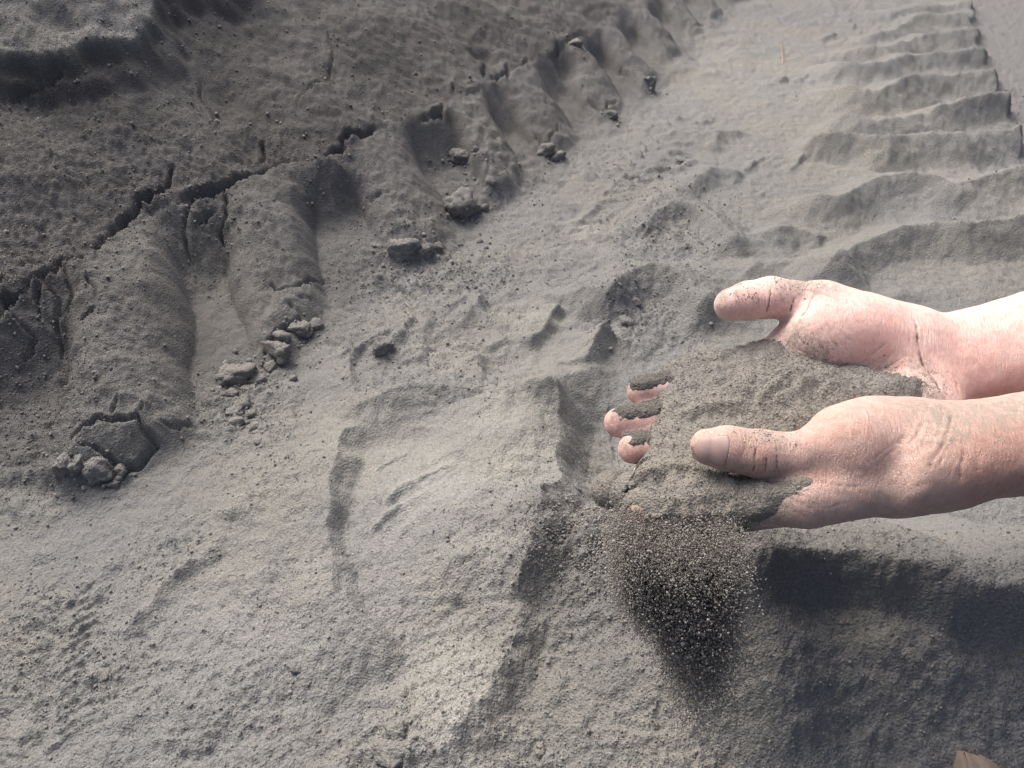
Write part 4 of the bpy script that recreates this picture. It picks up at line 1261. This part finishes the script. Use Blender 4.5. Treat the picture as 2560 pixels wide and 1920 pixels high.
CLODS = []
def build_clods(mat):
    # sight point, width in sight pixels, blocky 0..1, stretch, turn, label, group
    toe = "blocks broken off the toe of the nearest lump"
    bits = "small clods lying in the hollow beside the nearest lump"
    L = [
        (160, 1165, 52, .8, (.75, .9, 1.15), 10, "tall cracked soil block at far left, leftmost of the four broken off the nearest lump", toe),
        (200, 1168, 46, .7, (.75, 1.0, 1.1), -15, "narrow soil block wedged second from the left at the toe of the nearest lump", toe),
        (246, 1180, 60, .9, (1.0, .9, .95), 20, "squarish soil block third from the left at the toe of the nearest lump", toe),
        (300, 1178, 30, .4, (1, 1, .9), 40, "smallest soil block, at the right end of the row broken off the nearest lump", toe),
        (282, 1208, 26, .3, (1.2, 1, .8), 0, "crumb of soil lying just below the row of broken blocks", toe),
        (588, 938, 78, .7, (1.3, .8, .75), 25, "largest loose soil clod in the hollow between the two nearest lumps", None),
        (698, 882, 62, .8, (1.1, .8, .8), -20, "angular soil clod beneath the wide crack of the second lump", None),
        (708, 845, 40, .4, (1.1, .9, .7), 15, "flat soil clod in the crack at the foot of the second lump", "clods along the crack of the second lump"),
        (748, 822, 46, .4, (1.2, .9, .7), 5, "rounded soil clod in the middle of the row along the second lump's crack", "clods along the crack of the second lump"),
        (788, 812, 38, .2, (1.1, .9, .75), 30, "rounded soil clod at the right end of the row along the second lump's crack", "clods along the crack of the second lump"),
        (678, 920, 34, .5, (1, .9, .8), 60, None, bits), (648, 955, 36, .4, (1.2, .9, .8), 35, None, bits), (622, 972, 26, .3, (1.2, .9, .8), 15, None, bits),
        (576, 985, 34, .5, (1.1, .9, .8), 0, None, bits), (604, 1012, 38, .8, (1.1, .8, .7), 20, None, bits), (588, 1030, 30, .8, (1.3, .9, .5), 10, None, bits), (626, 1038, 26, .6, (1, .9, .8), 45, None, bits),
        (592, 1056, 32, .5, (1.2, .9, .7), -10, None, bits), (637, 1068, 26, .4, (1.2, .9, .8), 50, None, bits), (660, 1080, 16, .4, (1, 1, .8), 0, None, bits), (648, 1106, 22, .4, (1, 1, .8), 20, None, bits),
        (1148, 522, 84, .95, (1.15, .9, .85), 30, "big angular soil block standing proud on the third lump", None),
        (1012, 624, 62, .3, (1.3, .9, .8), 10, "round dark soil clod, larger of two below the third lump", "clods below the third lump"),
        (1060, 630, 46, .4, (1.1, .9, .8), -10, "dark soil clod, smaller of two below the third lump", "clods below the third lump"),
        (1094, 618, 30, .3, (1, .9, .8), 0, "little soil clod at the right end of the pair below the third lump", "clods below the third lump"),
        (940, 618, 26, .3, (1.1, .9, .7), 20, "little soil clod in the hollow left of the pair below the third lump", "clods below the third lump"),
        (1155, 390, 52, .9, (1.2, .9, .5), 15, "flat slab of soil beside the knobbly patch above the third lump", None),
        (1228, 455, 26, .2, (1, 1, .8), 0, "small round clod at the lower edge of the knobbly patch", None),
        (1566, 808, 36, .3, (1, 1, .85), 0, "pale round soil clod on the small heap behind the fingertips", None),
        (1590, 757, 26, .3, (1, 1, .9), 30, "dark soil clod near the crest of the heap behind the fingertips", None),
        (1700, 405, 26, .3, (1, 1, .8), 0, "dark pebble-sized clod alone on the middle of the track", None),
        (1436, 112, 32, .8, (1.1, .9, .7), 25, "soil clod lodged in the pit at the bank's edge near the top", None),
        (1365, 376, 36, .4, (1.1, .9, .8), 0, "soil clod at the toe of the fourth lump", None), (1394, 392, 34, .4, (1.3, .8, .8), 40, "dark clod just below the toe of the fourth lump", None),
        (1526, 290, 34, .5, (1.1, .9, .7), 10, "soil clod at the toe of the fifth lump", None), (1620, 206, 34, .5, (1.1, .9, .8), 0, "soil clod at the toe of the sixth lump", None),
        (960, 862, 46, .6, (1.1, .9, .8), 25, "angular soil clod in the rough middle of the track, left of centre", None),
        (995, 1832, 60, .5, (1.0, .9, .7), 10, "crumbly soil clod at the bottom edge, upper of two", "clods at the bottom edge"), (975, 1890, 84, .4, (1.2, .8, .6), -20, "wide crumbly soil clod at the bottom edge, lower of two", "clods at the bottom edge"),
        (1350, 1866, 20, .2, (1, 1, .9), 0, "pale round pebble, upper of a pair near the bottom edge", "pair of pale pebbles"), (1352, 1885, 22, .2, (1.1, 1, .8), 0, "pale round pebble, lower of a pair near the bottom edge", "pair of pale pebbles"),
        (742, 1672, 26, .3, (1.1, 1, .7), 0, "dark little clod alone on the smooth sand near the bottom", None), (262, 1690, 36, .4, (1.1, .9, .7), 0, "soil clod at lower left near the bottom", None),
        (1640, 1130, 1, .3, (1, 1, 1), 0, None, "skip"),
    ]
    ORD = ['top', 'second', 'third', 'fourth', 'fifth', 'sixth', 'seventh', 'eighth', 'ninth', 'tenth', 'lowest']
    rng = np.random.default_rng(12)
    pts = on_ground([(a, b) for a, b, *_ in L])
    for i, ((px, py, wd, bl, st, turn, label, group), c) in enumerate(zip(L, pts)):
        if group == "skip": continue
        dist = (c - _C) @ _F
        r = wd / 2 * dist / FPX
        me = clod_mesh(100 + i, bl, st, wd > 40)
        o = link("soil_clod", me, mat)
        o.scale = (r, r, r)
        o.rotation_euler = (rng.normal(0, .15), rng.normal(0, .15), math.radians(turn))
        o.location = (c[0], c[1], c[2] + r * st[2] * .02)
        CLODS.append((c[0], c[1], r))
        if label is None:
            label = "%s clod counted downwards in the trail of crumbs right of the nearest lump" % ORD.pop(0)
        tag(o, label, "clod", group)

# ------------------------------------------------------------------ straw and brick
def build_straw():
    a = on_ground([(1959, 158)])[0]; b = a + np.array([-.006, .022, .036])
    V = []; Q = []
    n = 8; k = 8
    for i in range(n + 1):
        t = i / n
        c = a + (b - a) * t + np.array([.0025 * math.sin(t * 3), 0, -.002 * math.sin(t * 3.1)]) - np.array([0, 0, .004]) * (1 - t)
        r = .0042 * (1 - .25 * t) + (.0009 if i == n - 1 else 0) - (.0016 if i == n else 0)
        for j in range(k):
            w = j / k * 6.2832
            V.append(c + np.array([math.cos(w) * r, math.sin(w) * r * .7, math.sin(w) * r * .7]))
    for i in range(n):
        for j in range(k):
            Q.append((i * k + j, i * k + (j + 1) % k, (i + 1) * k + (j + 1) % k, (i + 1) * k + j))
    m, kk, bs = new_mat("straw")
    tc = kk.n('ShaderNodeTexCoord'); nz = kk.n('ShaderNodeTexNoise', i_Scale=400.0); kk.l(tc.outputs['Object'], nz.inputs['Vector'])
    kk.l(kk.mix(nz.outputs['Fac'], (.62, .48, .36), (.78, .66, .54)), bs.inputs['Base Color']); bs.inputs['Roughness'].default_value = .8
    o = link("twig", make_mesh("twig", np.array(V), np.array(Q)), m)
    tag(o, "tiny pale twig sticking up from the far sand near the top", "twig")

def build_brick(zfun):
    c = level(2502, 1908, .085)
    import bmesh
    bm = bmesh.new()
    ring = [(-.0125, -.020), (.0130, -.021), (.0140, .0085), (.0060, .0135), (-.0118, .0175)]
    lo_ = [bm.verts.new((x * 1.06, y * 1.04, -.020)) for x, y in ring]; hi_ = [bm.verts.new((x, y, .008 + .10 * x)) for x, y in ring]
    bm.faces.new(hi_); bm.faces.new(lo_[::-1])
    for i in range(5): bm.faces.new((lo_[i], lo_[(i + 1) % 5], hi_[(i + 1) % 5], hi_[i]))
    bmesh.ops.bevel(bm, geom=list(bm.edges), offset=.0012, segments=2, affect='EDGES')
    bmesh.ops.triangulate(bm, faces=bm.faces[:])
    bmesh.ops.subdivide_edges(bm, edges=bm.edges[:], cuts=5, use_grid_fill=True)
    bmesh.ops.triangulate(bm, faces=bm.faces[:])
    bm.verts.ensure_lookup_table(); bm.verts.index_update()
    p = np.array([q.co[:] for q in bm.verts]); me_f = np.array([[q.index for q in f.verts] for f in bm.faces]); bm.free()
    p = p + .0008 * np.stack([vnoise3(p * 330 + i * 9, 71 + i) for i in range(3)], 1) + .0014 * np.stack([vnoise3(p * 110 + i * 5, 75 + i) for i in range(3)], 1)
    m, k, b = new_mat("dusty_brick")
    tc = k.n('ShaderNodeTexCoord'); co = tc.outputs['Object']
    n1 = k.n('ShaderNodeTexNoise', i_Scale=90.0, i_Detail=3.0); k.l(co, n1.inputs['Vector'])
    n2 = k.n('ShaderNodeTexNoise', i_Scale=900.0, i_Detail=2.0); k.l(co, n2.inputs['Vector'])
    sx = k.n('ShaderNodeSeparateXYZ'); k.l(co, sx.inputs[0])
    edge = k.math('ADD', k.ramp(sx.outputs['X'], .004, .012), k.math('MULTIPLY', k.math('SUBTRACT', n1.outputs['Fac'], .5), 1.6))
    cc = k.mix(k.ramp(edge, .3, .9), (.235, .185, .145), (.27, .115, .07))
    cc = k.mix(k.ramp(n2.outputs['Fac'], .45, .7), cc, (.22, .20, .175))
    k.l(cc, b.inputs['Base Color']); b.inputs['Roughness'].default_value = .9
    bp = k.n('ShaderNodeBump', i_Strength=.6, i_Distance=.0006); k.l(n2.outputs['Fac'], bp.inputs['Height']); k.l(bp.outputs[0], b.inputs['Normal'])
    o = link("brick_fragment", make_mesh("brick_fragment", p, me_f), m)
    z = float(_zs([c[0]], [c[1]])[0])
    o.location = (c[0], c[1], z + .006)
    o.rotation_euler = (math.radians(8), math.radians(12), math.radians(-8))
    tag(o, "dusty tan and brick-red fragment poking in at the bottom right corner", "brick")

# ------------------------------------------------------------------ loose grains
def build_grains(field, held, held_d):
    x, y, z, sh, rough, t = field
    rng = np.random.default_rng(77)
    gm = grain_material("sand_grain", (.140, .138, .131), (.238, .234, .220))
    nodes = grain_nodes(gm, "grain_cloud")
    # on the ground: more where it is broken up
    w = np.clip(rough - .24, 0, 1) ** 1.2 + .008
    ok = (y > .10) & (y < 1.7)
    w = w * ok
    n = 42000
    pick = rng.choice(len(x), n, p=w / w.sum())
    far = np.clip(np.hypot(x[pick], y[pick]) / .6, .6, 2.2)
    sz = np.clip(rng.lognormal(math.log(.00052), .45, n), .00028, .0026) * far ** .6
    p = np.stack([x[pick], y[pick], z[pick] + sz * .35], 1) + np.concatenate([rng.normal(0, .0006, (n, 2)), np.zeros((n, 1))], 1)
    # crumbs in the coarse pile left of the falling stream
    c = on_ground([(1470, 1345)])[0]; k = 2600
    q = rng.normal(0, 1, (k, 2)) * np.array([.026, .020]) + c[:2]
    s2 = np.clip(rng.lognormal(math.log(.00055), .4, k), .0003, .0018)
    p = np.concatenate([p, np.stack([q[:, 0], q[:, 1], _zs(q[:, 0], q[:, 1]) + s2 * .3 + .002], 1)]); sz = np.concatenate([sz, s2])
    # fragments round every clod
    for cx, cy, r in CLODS:
        k = 30; q = np.array([cx, cy]) + rng.normal(0, 1, (k, 2)) * r * 1.25 + np.array([.1, -.5]) * r
        s2 = np.clip(rng.lognormal(math.log(r * .09), .5, k), .0004, r * .35)
        p = np.concatenate([p, np.stack([q[:, 0], q[:, 1], _zs(q[:, 0], q[:, 1]) + s2 * .3], 1)]); sz = np.concatenate([sz, s2])
    o = scatter("loose_grains", p, sz, nodes)
    tag(o, "loose grey sand grains and crumbs strewn over the ground", "grains", None, "stuff")
    # on the held heap
    n = 14000
    pick = rng.choice(len(held), n)
    sz = np.clip(rng.lognormal(math.log(.00026), .33, n), .00016, .0008)
    p = held[pick] + np.stack([rng.normal(0, .0004, n), rng.normal(0, .0004, n), sz * .3], 1)
    # stray grains on the skin round the heap
    for fn, spots_ in ((far_sdf, ((2290, 962, 26), (2325, 985, 26), (2345, 955, 24), (1985, 860, 26), (2045, 890, 30), (2120, 920, 30), (2210, 928, 30), (2010, 704, 28), (1950, 700, 20), (1860, 740, 26))),
                       (near_sdf, ((1900, 1258, 30), (1880, 1298, 26), (1965, 1225, 22), (1900, 1090, 26), (1960, 1100, 24), (1588, 1284, 10), (1850, 1320, 20)))):
        q = [(cx + a_, cy + b_ * .6) for cx, cy, rad in spots_ for a_, b_ in rng.normal(0, rad, (60, 2))]
        h = meet_many(fn, q); good = np.abs(fn(h)) < .0006
        p = np.concatenate([p, h[good]]); sz = np.concatenate([sz, np.clip(rng.lognormal(math.log(.00019), .4, good.sum()), .0001, .0005)])
    o = scatter("heap_grains", p, sz, nodes)
    heap = bpy.data.objects["sand_heap"]
    o.parent = heap; o["kind"] = "stuff"
    # falling from the near hand
    n = 110000
    a = out(1535, 1316, .352); b = out(1842, 1318, .343)
    cen = rng.uniform(0, 1, 30); wid = rng.uniform(.004, .022, 30); pick = rng.integers(0, 30, n)
    u = np.where(rng.uniform(0, 1, n) < .62, np.clip(cen[pick] + rng.normal(0, 1, n) * wid[pick], 0, 1), rng.uniform(0, 1, n))
    reach = np.interp(u, [0, .08, .16, .24, .32, .38, .45, .52, .58, .64, .70, .76, .83, .9, 1], [.030, .040, .055, .054, .072, .092, .086, .112, .124, .116, .140, .122, .130, .100, .060])
    drop = rng.uniform(0, 1, n) ** 1.25 * reach * rng.uniform(.7, 1.05, n)
    st = a + (b - a) * u[:, None] + rng.normal(0, 1, (n, 3)) * np.array([.0025, .0080, .0025])
    st[:, 0] += (.72 - u) * drop * .10
    st[:, 1] -= .0085; st[:, 2] += .0065 * rng.uniform(0, 1, n)
    wide = 1 + drop / .05
    p = st + np.stack([rng.normal(0, .0016, n) * wide + .10 * drop, rng.normal(0, .0035, n) * wide - .10 * drop, -drop], 1)
    sz = np.clip(rng.lognormal(math.log(.00026), .33, n), .00016, .0008)
    p = held[pick] + np.stack([rng.normal(0, .0004, n), rng.normal(0, .0004, n), sz * .3], 1)
    # stray grains on the skin round the heap
    for fn, spots_ in ((far_sdf, ((2290, 962, 26), (2325, 985, 26), (2345, 955, 24), (1985, 860, 26), (2045, 890, 30), (2120, 920, 30), (2210, 928, 30), (2010, 704, 28), (1950, 700, 20), (1860, 740, 26))),
                       (near_sdf, ((1900, 1258, 30), (1880, 1298, 26), (1965, 1225, 22), (1900, 1090, 26), (1960, 1100, 24), (1588, 1284, 10), (1850, 1320, 20)))):
        q = [(cx + a_, cy + b_ * .6) for cx, cy, rad in spots_ for a_, b_ in rng.normal(0, rad, (60, 2))]
        h = meet_many(fn, q); good = np.abs(fn(h)) < .0006
        p = np.concatenate([p, h[good]]); sz = np.concatenate([sz, np.clip(rng.lognormal(math.log(.00019), .4, good.sum()), .0001, .0005)])
    o = scatter("heap_grains", p, sz, nodes)
    heap = bpy.data.objects["sand_heap"]
    o.parent = heap; o["kind"] = "stuff"
    # falling from the near hand
    n = 110000
    a = out(1535, 1316, .352); b = out(1842, 1318, .343)
    cen = rng.uniform(0, 1, 30); wid = rng.uniform(.004, .022, 30); pick = rng.integers(0, 30, n)
    u = np.where(rng.uniform(0, 1, n) < .62, np.clip(cen[pick] + rng.normal(0, 1, n) * wid[pick], 0, 1), rng.uniform(0, 1, n))
    reach = np.interp(u, [0, .08, .16, .24, .32, .38, .45, .52, .58, .64, .70, .76, .83, .9, 1], [.030, .040, .055, .054, .072, .092, .086, .112, .124, .116, .140, .122, .130, .100, .060])
    drop = rng.uniform(0, 1, n) ** 1.25 * reach * rng.uniform(.7, 1.05, n)
    st = a + (b - a) * u[:, None] + rng.normal(0, 1, (n, 3)) * np.array([.0025, .0080, .0025])
    st[:, 0] += (.72 - u) * drop * .10
    st[:, 1] -= .0085; st[:, 2] += .0065 * rng.uniform(0, 1, n)
    wide = 1 + drop / .05
    p = st + np.stack([rng.normal(0, .0016, n) * wide + .10 * drop, rng.normal(0, .0035, n) * wide - .10 * drop, -drop], 1)
    # streaky: gather part of the grains into threads
    th = np.round(u * 26) / 26
    g = rng.uniform(0, 1, n) < .45
    p[g, 0] += (th - u)[g] * (b - a)[0] * .8
    sz = np.clip(rng.lognormal(math.log(.00026), .48, n), .00014, .0011) * np.clip(.7 + drop / .08, .7, 1.0)
    zz = _zs(p[:, 0], p[:, 1])
    k = p[:, 2] > zz
    o = scatter("falling_sand", p[k], sz[k], grain_nodes(grain_material("lightened_grain", (.185, .176, .160), (.275, .263, .240)), "grain_stream"))  # stream grains lightened to offset the shade they fall in
    tag(o, "grains of sand falling in a stream from the fingers of the near hand", "falling sand", None, "stuff")

ground, field = build_ground()
build_person()
heap, held_pts, held_d = build_held_sand()
build_clods(sand_material("clod_soil", (0.185, 0.184, 0.176), .05 * 20, True))
build_straw()
build_brick(None)
build_grains(field, held_pts, held_d)
